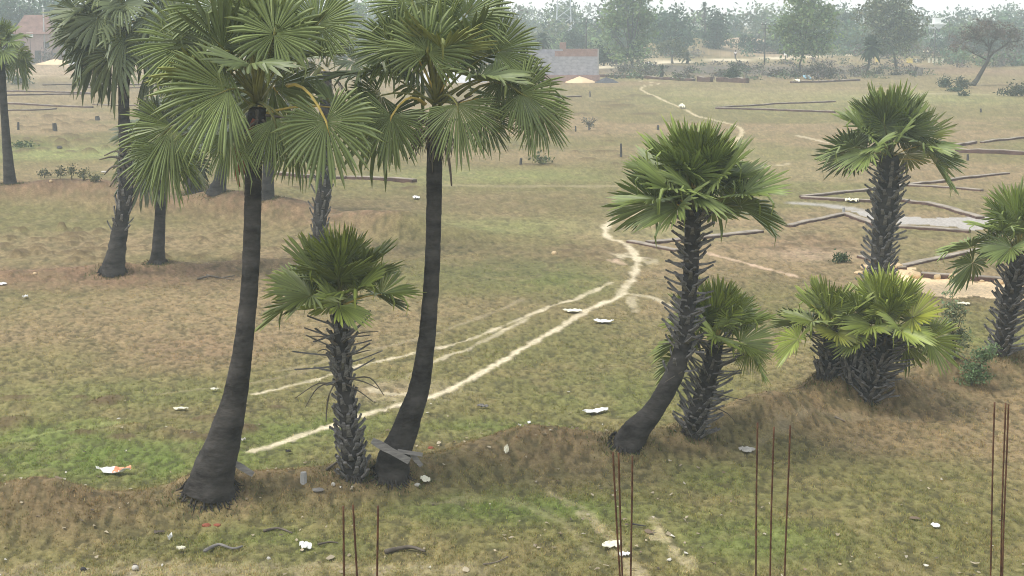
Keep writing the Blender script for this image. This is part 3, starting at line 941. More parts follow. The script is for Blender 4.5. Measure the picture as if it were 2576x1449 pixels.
palmB = palm('second tall palm with a slim curved trunk and grey boards leaning on its base',
     [(983, 1195, 92), (992, 1150, 84), (1012, 1100, 71), (1030, 1050, 63), (1048, 1000, 56), (1063, 930, 49), (1074, 850, 43), (1081, 770, 40.5), (1087, 680, 39), (1090, 580, 38.5), (1092, 480, 39), (1093, 400, 40), (1096, 320, 38), (1098, 270, 36)], (1100, 210),
     1.28, 1.15, 14, 10, CA * .97, elev=(84, 10), nseg=38, skip=OPEN, bend=(0, 42), droop=(.02, .18), skirt=3, rings=140, nside=20, pet_r=.042,
     extra=[(985, 292, -20, 70, 125, .9, dict(yel=True, span=250, fold=.12, bpx=(1068, 262), sag=.5)),
            (1150, 262, 15, 80, 140, 1.1, dict(span=190, fold=.25, sag=.3)),
            (1075, 130, 10, -70, 140, .9, dict(span=290, fold=.1, pitch=-.2)),
            (1000, 120, -60, -50, 135, .4, dict(span=260, fold=.2)),
            (1250, 130, 70, -25, 120, .2, dict(span=240, fold=.3, yaw=-.3)),
            (1310, 235, 70, 35, 130, .5, dict(span=230, fold=.3, yaw=-.35, bpx=(1150, 240), sag=.45)),
            (1355, 275, 20, 60, 105, .4, dict(span=200, fold=.3, bpx=(1170, 245), sag=.55, k=1.05)),
            (1270, 190, 60, 40, 120, .0, dict(span=240, fold=.25, k=.75)),
            (1170, 40, 50, -70, 140, .2, dict(span=260, fold=.2)),
            (1040, 10, -30, -80, 145, .1, dict(span=260, fold=.2)),
            (960, 240, -50, 40, 110, .2, dict(span=220, fold=.3, k=.75)),
            (1215, 290, 40, 60, 95, .3, dict(span=200, fold=.3, k=.8))])

# middle small palm
palmC = palm('small bright green palm with a spiky stubbed trunk, standing between the two tall palms',
     [(890, 1196, 58), (886, 1150, 54), (880, 1090, 46), (873, 1030, 44), (865, 970, 40), (858, 900, 38), (857, 830, 36), (854, 768, 34)], (850, 745), .98, .72, 24, 14, CS * .92, elev=(88, -4), nseg=42, skip=FRONT, chaos=.4, rings=90, nside=14, trunk_rough=.12, bend=(-4, 28), droop=(.0, .08),
     stubs=[(.02, .42, 64, .26, .40, 34, 0), (.42, .66, 24, .22, .34, 45, .5), (.60, .92, 26, .72, .22, 10, 1.0), (.62, .95, 34, .26, .36, 36, .2)])
# leaning palm
palmD = palm('leaning palm right of centre, smooth bent foot and a trunk full of cut leaf stubs',
     [(1574, 1116, 80), (1598, 1086, 68), (1634, 1046, 57), (1664, 1003, 52), (1690, 955, 49), (1708, 905, 46), (1720, 860, 43), (1730, 780, 38), (1737, 690, 38), (1741, 610, 40), (1746, 527, 42)], (1750, 500), 1.16, .82, 32, 18, CD, elev=(88, 2), nseg=46, skip=FRONT, chaos=.4, rings=110, nside=18, trunk_rough=.08, bend=(-4, 26), droop=(.0, .08),
     stubs=[(.46, 1.0, 104, .42, .36, 16, 0), (.36, .5, 12, .25, .35, 30, .4)])
palmE = palm('small palm with a thick spiky trunk, half hidden behind the leaning palm',
     [(1744, 1092, 50), (1752, 1060, 52), (1764, 1010, 50), (1778, 960, 46), (1790, 915, 42), (1800, 865, 40)], (1805, 840), .90, .62, 21, 25, CS * 1.1, elev=(88, -14), nseg=42, skip=FRONT, chaos=.4, rings=70, nside=14, trunk_rough=.12, bend=(-4, 28), droop=(.0, .08),
     extra=[(1885, 865, 20, 60, 75, .2, dict(span=170, fold=.4))],
     stubs=[(.02, .6, 64, .44, .36, 24, 0), (.6, 1.0, 40, .60, .26, 22, .7)])
# right group
palmF = palm('big round-headed palm with a scaly stubbed trunk behind the two bushy palms',
     [(2212, 742, 52), (2212, 700, 50), (2216, 640, 50), (2222, 580, 54), (2230, 520, 60), (2235, 470, 54), (2237, 392, 48)], (2238, 380), 1.48, 1.02, 31, 35, CD * .98, elev=(88, -2), nseg=46, skip=FRONT, chaos=.4, rings=80, nside=16, trunk_rough=.10, bend=(-4, 30), droop=(.0, .10),
     stubs=[(.10, .93, 130, .46, .54, 24, 0)])
palmG = palm('low bushy palm on the brown mound, left one of the two', [(2082, 935, 52), (2090, 905, 50), (2093, 870, 46), (2088, 835, 38)], (2072, 800), .92, .62, 15, 47, CS * 1.05, elev=(86, -12), nseg=40, skip=FRONT, chaos=.4, rings=50, nside=14, trunk_rough=.14, bend=(-4, 28), droop=(.0, .08),
     stubs=[(.02, .6, 40, .38, .34, 30, 0), (.5, 1.0, 30, .52, .20, 24, .7)])
palmH = palm('low bushy yellow-green palm with a thick spiky trunk, right one on the mound', [(2186, 998, 42), (2195, 970, 54), (2208, 930, 52), (2220, 890, 46), (2230, 845, 38)], (2236, 815), 1.0, .72, 22, 58, CS * 1.08, elev=(86, -14), nseg=40, skip=FRONT, chaos=.4, rings=60, nside=14, trunk_rough=.14, bend=(-4, 32), droop=(.0, .10),
     stubs=[(.02, .6, 70, .48, .36, 24, 0), (.55, 1.0, 40, .60, .26, 22, .7)])
palmI = palm('dark spiky-trunked palm cut off by the right edge of the photo', [(2516, 892, 34), (2524, 860, 44), (2534, 800, 46), (2545, 740, 44), (2556, 690, 40), (2562, 645, 38)], (2566, 610), 1.12, .92, 22, 69, CD * 1.02, elev=(86, -18), nseg=42, skip=FRONT, chaos=.4, rings=70, nside=14, trunk_rough=.10, bend=(0, 40), droop=(.0, .14),
     stubs=[(.04, .55, 62, .42, .38, 18, 0), (.5, 1.0, 54, .44, .42, 26, .7)])

def root_mat(pl, n=60, reach=.35, seed=1):
    root, Q, rr, P, Yd, off, cc = pl
    rnd = random.Random(seed); mb = MB()
    for i in range(n):
        a = 2 * PI * i / n + rnd.uniform(-.1, .1)
        r0 = rr[0] * rnd.uniform(.92, 1.0); r1 = r0 + reach * rnd.uniform(.25, 1)
        pts = []
        for t in (0, .5, 1):
            r = r0 + (r1 - r0) * t; aa = a + rnd.uniform(-.12, .12) * t
            x, y = r * math.cos(aa), r * math.sin(aa)
            pts.append((x, y, hz(off[0] + x, off[1] + y) - off[2] + (.09 * (1 - t) ** 2 * rnd.uniform(.3, 1.5) + .005)))
        mb.tube(pts, [.024, .016, .008], 4)
    mb.build('root_mat', M_BARKSM, root)['kind'] = 'stuff'
for i_, pl_ in enumerate((palmA, palmB, palmC, palmD, palmE, palmK, palmL, palmH, palmG)):
    root_mat(pl_, seed=i_, reach=.20 if i_ < 2 else .14)

def foot_weeds():
    rs_ = np.random.RandomState(9); Vv = []; Cv = []
    for pl_ in (palmA, palmB, palmC, palmD, palmE, palmF, palmG, palmH, palmI, palmK, palmL, palmM, palmN, palmO, palmJ):
        off, r0 = pl_[5], pl_[2][0]
        m = 420
        a = rs_.rand(m) * 2 * PI; r = r0 * .95 + np.abs(rs_.randn(m)) * .32
        x = off[0] + np.cos(a) * r; y = off[1] + np.sin(a) * r; z = height(x, y)
        h_ = rs_.uniform(.03, .13, m) * np.exp(-(r - r0) * .9); w = rs_.uniform(.008, .02, m); b = rs_.rand(m) * 2 * PI
        P0 = np.stack([x - w, y, z - .02], -1); P1 = np.stack([x + w, y, z - .02], -1)
        P2 = np.stack([x + np.cos(b) * h_ * .7, y + np.sin(b) * h_ * .7, z + h_], -1)
        Vv.append(np.stack([P0, P1, P2], 1).reshape(-1, 3))
        c = np.where(rs_.rand(m)[:, None] < .6, np.array([[.17, .125, .06]]), np.array([[.10, .125, .04]])) * rs_.uniform(.6, 1.3, (m, 1))
        Cv.append(np.repeat(c, 3, 0))
    V = np.concatenate(Vv)
    o = link('foot_weeds', new_mesh('foot_weeds', V, np.arange(len(V)).reshape(-1, 3), M_GRASS, attr=np.concatenate(Cv)))
    o['kind'] = 'stuff'; o['label'] = 'dry weeds and grass gathered round the palm feet'
foot_weeds()

# dead dark palm butt between the two bushy palms
def dead_butt():
    rnd = random.Random(91)
    b = gp(2150, 962)
    root = thing('dead_palm_stump', b, 'dark dead palm stump bristling with dry stalks between the two bushy palms', 'stump')
    Yd = b[1]
    P = [at_depth(2150, 965, Yd), at_depth(2155, 925, Yd), at_depth(2168, 885, Yd), at_depth(2178, 850, Yd)]
    rr_ = [w / 2 / F * Yd for w in (52, 60, 50, 26)]
    me, Q, rr = trunk_mesh('trunk', P, rr_, b, rnd, 12, .2, 40)
    link('trunk', me, root)
    for i in range(60):
        t = (i + .5) / 60; k = int(t * 38)
        a = i * 2.4; ax = unit(Q[k + 1] - Q[k]); u = unit(np.cross(ax, [0, 1., 0])); w = np.cross(ax, u)
        o_ = u * math.cos(a) + w * math.sin(a); upa = R_(rnd.uniform(20, 70))
        Yv = unit(o_ * math.cos(upa) + ax * math.sin(upa)); X = unit(np.cross(Yv, ax)); Zv = np.cross(X, Yv)
        ob = link('leaf_stub', STUBS[rnd.randrange(5)], root)
        ob.matrix_local = frame_matrix(X, Yv, Zv, Q[k] + o_ * rr[k] * .85 - b, (.34, rnd.uniform(.25, .6), .34))
dead_butt()

# dry hanging stalks and dark bits under crowns (parts of their palms)
def dry_stalks(pl, items, mtl, name='dead_petiole', r=.022):
    root, Q, rr, P, Yd, off, cc = pl
    for pts, fwd in items:
        W = [at_depth(a, b, Yd - fwd) for a, b in pts]
        W = smooth_poly(np.array(W), 4)
        rad_ = np.linspace(r * 1.4, r * .5, len(W))
        V, Fc = tube_np(W - off, rad_, 5, .7)
        link(name, new_mesh(name, V, Fc, mtl, smooth=True), root)
dry_stalks(palmC, [([(850, 958), (800, 975), (768, 1025)], .2), ([(846, 970), (800, 965), (742, 1002)], .25), ([(850, 950), (826, 1000), (820, 1062)], .3), ([(868, 965), (905, 985), (938, 1010)], .2),
                   ([(870, 950), (915, 960), (952, 978)], .3), ([(872, 955), (930, 950), (966, 995)], .1), ([(860, 860), (905, 838), (952, 834)], .2), ([(850, 868), (815, 848), (778, 846)], .2),
                   ([(860, 900), (910, 885), (935, 880)], .2), ([(852, 905), (820, 880), (800, 884)], .1)], M_DEADPET)
dry_stalks(palmA, [([(610, 330), (596, 370), (592, 420), (602, 470)], .35), ([(625, 330), (607, 380), (600, 440)], .45), ([(640, 300), (620, 350), (612, 440)], .5)], M_BRICKRED, 'dry_leaf_sheath', .05)
dry_stalks(palmA, [([(660, 300), (690, 350), (680, 410)], .5), ([(650, 300), (600, 340), (570, 365)], .6), ([(668, 290), (720, 300), (750, 340)], .5)], M_DEADPET, 'dead_petiole', .03)
dry_stalks(palmB, [([(1085, 310), (1050, 300), (1030, 318), (1024, 340)], .4), ([(1085, 340), (1050, 360), (1030, 400)], .4), ([(1075, 300), (1045, 330), (1042, 372)], .35), ([(1105, 330), (1128, 400), (1136, 468)], .4),
                   ([(1110, 320), (1150, 300), (1180, 330)], .4), ([(1100, 300), (1130, 270), (1190, 240)], .3)], M_DEADPET, 'dead_flower_stalk', .035)
dry_stalks(palmK, [([(312, 400), (280, 395), (250, 402)], .2), ([(312, 420), (282, 420), (262, 440)], .25), ([(312, 410), (330, 430), (345, 470)], .3), ([(310, 390), (290, 380), (262, 392)], .3), ([(312, 430), (290, 450), (276, 470)], .2)], M_DEADPET, 'dead_petiole', .06)
dry_stalks(palmK, [([(308, 130), (290, 190), (285, 240)], .3), ([(310, 110), (300, 180), (318, 250)], .35), ([(305, 120), (275, 160), (290, 210)], .3)], M_DEADPET, 'dead_petiole', .05)
dry_stalks(palmD, [([(1720, 840), (1690, 862), (1640, 866)], .1), ([(1716, 935), (1690, 950), (1672, 962)], .2), ([(1740, 850), (1790, 862), (1810, 880)], .1)], M_DEADPET, 'dead_petiole', .02)
dry_stalks(palmE, [([(1760, 960), (1725, 950), (1700, 965)], .2), ([(1770, 1000), (1730, 1010), (1712, 1030)], .2), ([(1800, 990), (1840, 1000), (1880, 1008)], .1), ([(1790, 1020), (1830, 1040), (1850, 1062)], .1)], M_DEADPET, 'dead_petiole', .02)

# ------------------------------------------------------------------ broadleaf trees and bushes
def foliage(lobes, n, size, col, rs_, gap=.0):
    """leaf-sized quads gathered in clumps over ellipsoid lobes; lobes = (centre, (rx, ry, rz))"""
    vol = np.array([l[1][0] * l[1][2] for l in lobes]); vol = vol / vol.sum()
    Vs = []; Cs = []
    for (c, r), f in zip(lobes, vol):
        m = max(12, int(n * f))
        ncl = max(5, int(m / 26))
        d = rs_.randn(ncl, 3); d /= np.linalg.norm(d, axis=1)[:, None]
        cl = d * (rs_.rand(ncl, 1) ** .45) * np.array(r) * (.86 + .28 * rs_.rand(ncl, 1))
        tone = rs_.uniform(.62, 1.35, ncl)
        k = rs_.randint(0, ncl, m)
        cs = max(min(r) * .30, size * .9)
        p = cl[k] + rs_.randn(m, 3) * cs * np.array([1, 1, .7]) + np.array(c)
        nrm = rs_.randn(m, 3) + np.array([0, 0, .6]); nrm /= np.linalg.norm(nrm, axis=1)[:, None]
        a = rs_.randn(m, 3); u = np.cross(nrm, a); u /= np.linalg.norm(u, axis=1)[:, None] + 1e-9
        w = np.cross(nrm, u)
        s = size * rs_.uniform(.5, 1.2, m)[:, None]
        q = np.stack([p - u * s * .5, p + w * s * .28, p + u * s * .5, p - w * s * .28], 1)
        Vs.append(q.reshape(-1, 3))
        t = tone[k] * rs_.uniform(.8, 1.2, m)
        cc = np.asarray(col)[None] * t[:, None]
        cc = cc * (1 + rs_.uniform(-.12, .12, (m, 3)))
        Cs.append(np.repeat(cc, 4, 0))
    V = np.concatenate(Vs); Cc = np.clip(np.concatenate(Cs), .005, .6)
    return V, np.arange(len(V)).reshape(-1, 4), Cc

def tree(label, base, lobes_px, col, seed, n=2200, leaf=.5, name='broadleaf_tree', cat='tree', group=None, trunk_w=5, trunk_to=None, bark=None, limbs=True, depthf=.8, Dist=None):
    rs_ = np.random.RandomState(seed); rnd = random.Random(seed)
    if Dist is None:
        b = gp(*base)
    else:
        p = at_depth(base[0], base[1], Dist); b = np.array([p[0], Dist, hz(p[0], Dist)])
    Yd = b[1]; k = Yd / F
    root = thing(name, b, label, cat, group)
    if cat == 'tree':
        low_ = max(l[1] + l[3] for l in lobes_px)
        if base[1] - low_ > 22:
            l0 = lobes_px[0]
            lobes_px = lobes_px + [(l0[0] - l0[2] * .35, low_ + 2, l0[2] * .6, 20), (l0[0] + l0[2] * .4, low_ - 4, l0[2] * .55, 18)]
    lobes = []
    for (x, y, rx, ry) in lobes_px:
        c = at_depth(x, y, Yd + rnd.uniform(-.3, .3) * rx * k) - b
        lobes.append((c, (rx * k, rx * k * depthf, ry * k)))
    V, Fq, Cc = foliage(lobes, n, leaf, col, rs_)
    V[:, 2] = np.maximum(V[:, 2], .03)
    link('crown', new_mesh('crown', V, Fq, M_FOL, attr=Cc), root)
    mb = MB()
    r0 = trunk_w / 2 * k
    fork = np.mean([l[0] for l in lobes], axis=0) * np.array([.7, .7, .45])
    low = min(l[0][2] - l[1][2] for l in lobes)
    fork[2] = max(.3, min(fork[2], low + .35 * lobes[0][1][2]))
    mb.tube([(0, 0, -.2), tuple(fork * .5 + np.array([rnd.uniform(-.1, .1), 0, 0]) * fork[2]), tuple(fork)], [r0 * 1.3, r0, r0 * .8], 7)
    if limbs:
        for c, r in lobes:
            for q in range(3):
                e = np.array(c) + rs_.randn(3) * np.array(r) * .5
                mid = (fork + e) / 2 + np.array([0, 0, .1]) * r[2]
                mb.tube([tuple(fork), tuple(mid), tuple(e)], [r0 * .55, r0 * .35, r0 * .1], 5)
    mb.build('trunk', bark or M_BARK, root, smooth=True)
    return root

G1 = np.array([.135, .180, .070]); G2 = np.array([.075, .115, .065]); G3 = np.array([.145, .160, .085]); G4 = np.array([.13, .115, .085]); DK = np.array([.045, .066, .036])
tree('large leafy olive-green tree behind the brick shed and its pole', (1592, 168), [(1575, 25, 58, 36), (1540, 62, 36, 34), (1608, 92, 34, 42), (1590, -18, 60, 34), (1625, 50, 30, 30)], G1 * 1.15, 1, 4600, .75, trunk_w=9)
tree('dark green shrub pressed against the right end of the grey block shed', (1518, 166), [(1514, 136, 18, 26), (1532, 146, 16, 18)], DK, 2, 900, .55, name='shrub', cat='shrub')
tree('dark green bush rising behind the left of the grey block shed roof', (1446, 140), [(1440, 98, 28, 26), (1462, 112, 22, 16)], DK * 1.1, 3, 1300, .6, name='shrub', cat='shrub')
tree('broad blue-green tree left of the far road, middle of the far tree line', (1696, 138), [(1690, 58, 46, 42), (1664, 84, 30, 28), (1722, 84, 30, 30)], G2, 4, 3000, .8, trunk_w=8)
tree('small rounded dark tree right of the lone far palm top', (1800, 128), [(1800, 52, 25, 28), (1812, 80, 26, 24), (1785, 82, 22, 22)], DK * 1.05, 5, 1700, .75, trunk_w=6)
tree('small grey-green multi-stemmed tree at the bend of the far road', (1692, 160), [(1690, 112, 30, 15), (1668, 122, 18, 14), (1710, 128, 18, 14)], G3 * .8, 6, 900, .55, trunk_w=6, bark=M_PALEBARK)
tree('tall spreading pale green tree right of the second utility pole', (2012, 184), [(2025, 42, 66, 46), (1985, 72, 40, 42), (2072, 66, 36, 50), (2020, -8, 58, 34), (2045, 100, 44, 24), (2000, 105, 36, 18)], G1 * 1.3, 7, 5200, .7, trunk_w=5)
tree('dark bush beside the second utility pole', (1886, 133), [(1884, 106, 22, 17), (1902, 116, 18, 14)], DK, 8, 900, .7, name='shrub', cat='shrub')
tree('slim dark tree with a bare stem between the two spreading trees at right', (2140, 122), [(2130, 52, 18, 26), (2124, 80, 16, 18)], DK * 1.15, 9, 900, .7, trunk_w=5)
tree('broad grey-green tree behind the round date palm', (2256, 173), [(2240, 48, 66, 44), (2195, 34, 40, 36), (2290, 62, 40, 42), (2250, 0, 52, 30), (2225, 88, 46, 26), (2275, 98, 40, 22)], G3 * 1.05, 10, 5600, .7, trunk_w=6)
tree('hazy dark tree rising behind the red brick house at far left', (40, 150), [(50, 15, 48, 40), (10, 30, 36, 40), (80, 45, 24, 24)], G2, 11, 2200, .85, trunk_w=7)
tree('pale green tree seen between the crowns of the two tall palms', (868, 160), [(865, 50, 48, 50), (840, 95, 36, 30), (895, 20, 30, 30)], G1 * 1.15, 12, 2600, .7, trunk_w=7)
tree('olive tree behind the right side of the second tall palm crown', (1275, 158), [(1272, 60, 48, 36), (1305, 98, 34, 30), (1250, 95, 34, 30)], G3, 13, 2600, .7, trunk_w=7)
tree('hazy green tree above the left end of the distant field', (150, 150), [(135, 20, 40, 30), (170, 50, 30, 30)], G2 * 1.1, 14, 1600, .85, trunk_w=6)
tree('grey leafless-looking thicket below the pale green spreading tree', (2060, 199), [(2058, 172, 26, 20), (2085, 180, 20, 14), (2030, 182, 18, 12)], G4 * .7, 15, 900, .4, name='thicket', cat='shrub', trunk_w=4)
tree('round dark green bush standing alone in the far scrub', (1840, 206), [(1841, 184, 15, 17), (1836, 193, 14, 9)], DK, 16, 800, .38, name='shrub', cat='shrub', trunk_w=4)
tree('spiky dark bush left of the leaning bare tree', (2380, 220), [(2377, 206, 11, 11), (2374, 214, 14, 5)], DK, 17, 420, .35, name='shrub', cat='shrub', trunk_w=3)
tree('open grey shrub at the foot of the leaning bare tree', (2418, 223), [(2416, 208, 20, 10), (2425, 216, 18, 5)], G3 * .55, 18, 420, .38, name='shrub', cat='shrub', trunk_w=3)
tree('low dark mat of shrub in the grass left of the leaning bare tree', (2402, 230), [(2400, 226, 22, 4)], DK, 19, 240, .35, name='shrub', cat='shrub', trunk_w=2, limbs=False)
tree('small dark tussock shrub below the low mat of shrub', (2424, 242), [(2424, 238, 11, 4)], DK, 20, 160, .3, name='shrub', cat='shrub', trunk_w=2, limbs=False)
tree('long low grey-green shrub at the right edge of the far field', (2545, 242), [(2545, 230, 34, 10), (2568, 224, 24, 12)], G3 * .55, 22, 700, .38, name='shrub', cat='shrub', trunk_w=3)
tree('thin grey wispy bush alone in the middle of the field', (1484, 328), [(1480, 308, 13, 13), (1492, 300, 8, 12), (1470, 300, 7, 10)], np.array([.14, .15, .12]), 23, 190, .17, name='shrub', cat='shrub', trunk_w=5, bark=M_PALEBARK)
tree('small green fan-leaved seedling clump in the grass below the right crown tip', (1358, 411), [(1358, 402, 15, 8)], np.array([.12, .135, .055]), 24, 160, .30, name='shrub', cat='shrub', trunk_w=2, limbs=False)
tree('tall airy grey-green bush behind the right bushy palm', (2402, 905), [(2396, 800, 24, 50), (2412, 850, 34, 34), (2384, 760, 14, 30), (2420, 780, 12, 22), (2400, 880, 26, 20)], np.array([.19, .225, .12]), 25, 1150, .10, name='bush', cat='bush', trunk_w=4)
tree('low bright green bush on the slope under the airy bush', (2440, 968), [(2440, 930, 36, 24), (2468, 898, 28, 24), (2432, 956, 30, 14), (2460, 945, 26, 22), (2490, 880, 22, 16)], np.array([.155, .215, .10]), 26, 1500, .10, name='bush', cat='bush', trunk_w=3)
tree('rounded dark green bush beside the rubble, left of the big round-headed palm', (2114, 661), [(2114, 651, 16, 9), (2122, 646, 10, 7)], np.array([.06, .085, .035]), 27, 420, .13, name='bush', cat='bush', trunk_w=3, limbs=False)
tree('grey-green weedy bush at the foot of the left edge palm far behind', (40, 212), [(32, 195, 24, 16), (60, 205, 26, 8)], G3 * .75, 28, 500, .4, name='shrub', cat='shrub', trunk_w=3)
tree('green weed patch left of the lime grass strip', (60, 371), [(62, 366, 26, 6)], np.array([.085, .12, .05]), 29, 260, .22, name='weed_clump', cat='weeds', trunk_w=1, limbs=False)
for i, (x, y, h_, lab) in enumerate([(112, 448, 20, 'leftmost tall weed on the red bank, nearest the left palm'), (150, 450, 28, 'second weed from the left on the red bank'), (178, 452, 34, 'bushiest weed in the row on the red bank'), (208, 455, 30, 'weed with a tall seed head right of the bushiest one on the bank'), (240, 458, 18, 'rightmost short weed on the red bank')]):
    tree(lab, (x, y), [(x, y - h_ * .55, 13, h_ * .35), (x + 4, y - h_ * .85, 7, h_ * .2)], np.array([.11, .115, .06]), 60 + i, 190, .14, name='weed', cat='weed', trunk_w=1.5, group='weeds along the red earth bank')
# scattered scrub along the far edge of the field
rr_ = random.Random(8)
for i in range(26):
    x = rr_.uniform(1560, 2330); y = rr_.uniform(168, 204)
    s = rr_.uniform(7, 20)
    tree('low grey-brown scrub bush on the far edge of the field', (x, y), [(x, y - s * .42, s, s * .45)], np.array([.12, .105, .075]) * rr_.uniform(.7, 1.1), 200 + i, 170, .45, name='scrub_bush', cat='scrub', group='scrub bushes along the far edge of the field', trunk_w=2, limbs=False)

# leaning leafless tree
def bare_tree():
    b = gp(2443, 216); Yd = b[1]; k = Yd / F
    root = thing('bare_tree', b, 'leaning bare brown tree with a forked dark trunk at far right', 'tree')
    rnd = random.Random(17); mb = MB()
    def W(x, y, dy=0):
        return at_depth(x, y, Yd + dy) - b
    main = [W(2443, 219), W(2458, 200), W(2474, 172), W(2484, 155), W(2488, 145)]
    mb.tube(main, [8 * k, 6 * k, 5 * k, 4.6 * k, 4.2 * k], 8)
    br = [([(2486, 148), (2487, 130), (2486, 118), (2474, 104), (2465, 92)], 2.6), ([(2487, 132), (2494, 112), (2504, 98), (2510, 80), (2516, 66)], 2.6), ([(2488, 146), (2500, 132), (2520, 120), (2538, 106), (2546, 90), (2556, 72)], 3),
          ([(2484, 152), (2466, 142), (2448, 134), (2436, 124)], 2), ([(2474, 104), (2450, 96), (2430, 100), (2416, 112)], 1.6), ([(2538, 106), (2560, 104), (2580, 96)], 1.6), ([(2506, 95), (2524, 90), (2540, 84)], 1.4), ([(2465, 92), (2452, 78), (2440, 70)], 1.3), ([(2510, 80), (2500, 64), (2492, 54)], 1.3)]
    ends = []
    for pts, r in br:
        P = [W(x, y, rnd.uniform(-1.2, 1.2) * (i > 0)) for i, (x, y) in enumerate(pts)]
        mb.tube(P, list(np.linspace(r * k, r * k * .4, len(P))), 6)
        ends += P[1:]
    mb.build('trunk', M_BARK, root, smooth=True)
    tw = MB()
    for i in range(520):
        x = rnd.gauss(2480, 48); y = rnd.gauss(92, 24)
        q = ((x - 2480) / 92) ** 2 + ((y - 92) / 46) ** 2
        if q > 1:
            continue
        p = W(x, y, rnd.uniform(-3, 3))
        near = min(ends, key=lambda e: np.linalg.norm(e - p))
        if np.linalg.norm(near - p) > 2.8:
            near = p + np.array([rnd.uniform(-1, 1), 0, -1.0])
        tw.tube([near, (near + p) / 2 + np.array([rnd.uniform(-.2, .2), 0, .15]), p], [.035, .025, .012], 3, cap=False)
    tw.build('twigs', M_BARK, root)['kind'] = 'stuff'
    rs_ = np.random.RandomState(3)
    lob = [(W(x, y), (rx * k, rx * k * .8, ry * k)) for x, y, rx, ry in [(2470, 78, 52, 24), (2430, 98, 36, 22), (2520, 82, 46, 22), (2480, 58, 44, 16), (2555, 100, 34, 22), (2405, 120, 24, 14)]]
    V, Fq, Cc = foliage(lob, 2600, .30, np.array([.135, .105, .082]), rs_)
    link('crown', new_mesh('crown', V, Fq, M_FOL, attr=Cc), root)
bare_tree()

# distant date palm with a round head
def feather_palm(label, base, top, r_px, seed, ry=1.0, col=DK, trunk_w=7, n=56, name='date_palm', Dist=None):
    rnd = random.Random(seed)
    if Dist:
        p = at_depth(base[0], base[1], Dist); b = np.array([p[0], Dist, hz(p[0], Dist)])
    else:
        b = gp(*base)
    Yd = b[1]; k = Yd / F
    root = thing(name, b, label, 'palm tree')
    t = at_depth(top[0], top[1], Yd) - b
    mb = MB()
    mb.tube([(0, 0, -.2), tuple(t * .5 + np.array([.15, 0, 0])), tuple(t)], [trunk_w * .6 * k, trunk_w * .45 * k, trunk_w * .5 * k], 8)
    mb.build('trunk', M_BARK, root, smooth=True)
    R = r_px * k
    for i in range(n):
        a = i * 2.39996; el = R_(86 - 130 * ((i + .5) / n))
        d = np.array([math.cos(a) * math.cos(el), math.sin(a) * math.cos(el), math.sin(el)])
        V = []; Fc = []
        side = unit(np.cross(d, [0, 0, 1.])) if abs(d[2]) < .97 else np.array([1., 0, 0])
        for j in range(7):
            s = j / 6
            c = t + d * R * s * np.array([1, 1, ry]) - np.array([0, 0, 1]) * R * .45 * s * s
            w = .19 * R * math.sin(PI * min(1, s * .9 + .1)) * rnd.uniform(.7, 1.2)
            V += [c - side * w - np.array([0, 0, .3]) * w, c, c + side * w - np.array([0, 0, .3]) * w]
        for j in range(6):
            q = j * 3
            if j % 2 == 0 or rnd.random() < .8:
                Fc += [(q, q + 1, q + 4, q + 3), (q + 1, q + 2, q + 5, q + 4)]
        link('frond', new_mesh('frond', V, Fc, M_FOL, attr=np.tile(col * rnd.uniform(.6, 1.4), (len(V), 1))), root)
    return root
feather_palm('round-headed date palm on a thin curved stem, far field right', (2178, 190), (2192, 116), 38, 5, 1.25, DK * .95, 6)
feather_palm('lone palm head poking above the far tree line against the sky', (1772, 125), (1772, 16), 15, 6, 1.3, DK, 5, 26, Dist=420)
feather_palm('dark palm standing in front of the large olive-green tree', (1551, 160), (1547, 74), 26, 7, 1.0, DK * .8, 8, 30)
feather_palm('dark palm behind the left end of the grey block shed', (1366, 165), (1364, 96), 32, 8, .9, DK * .9, 8, 30)
feather_palm('short stumpy palm with two raised fronds by the far foundation wall', (1662, 195), (1664, 176), 20, 9, 1.2, DK * .8, 10, 10, name='stumpy_palm')
feather_palm('small pale palm clump beside the far road', (1728, 160), (1728, 142), 22, 10, 1.0, G3 * .7, 7, 14, name='young_palm')
feather_palm('slim distant palm in the left field, trunk seen under a hanging frond', (194, 216), (195, 105), 40, 12, .9, DK, 11, 26, name='field_palm')

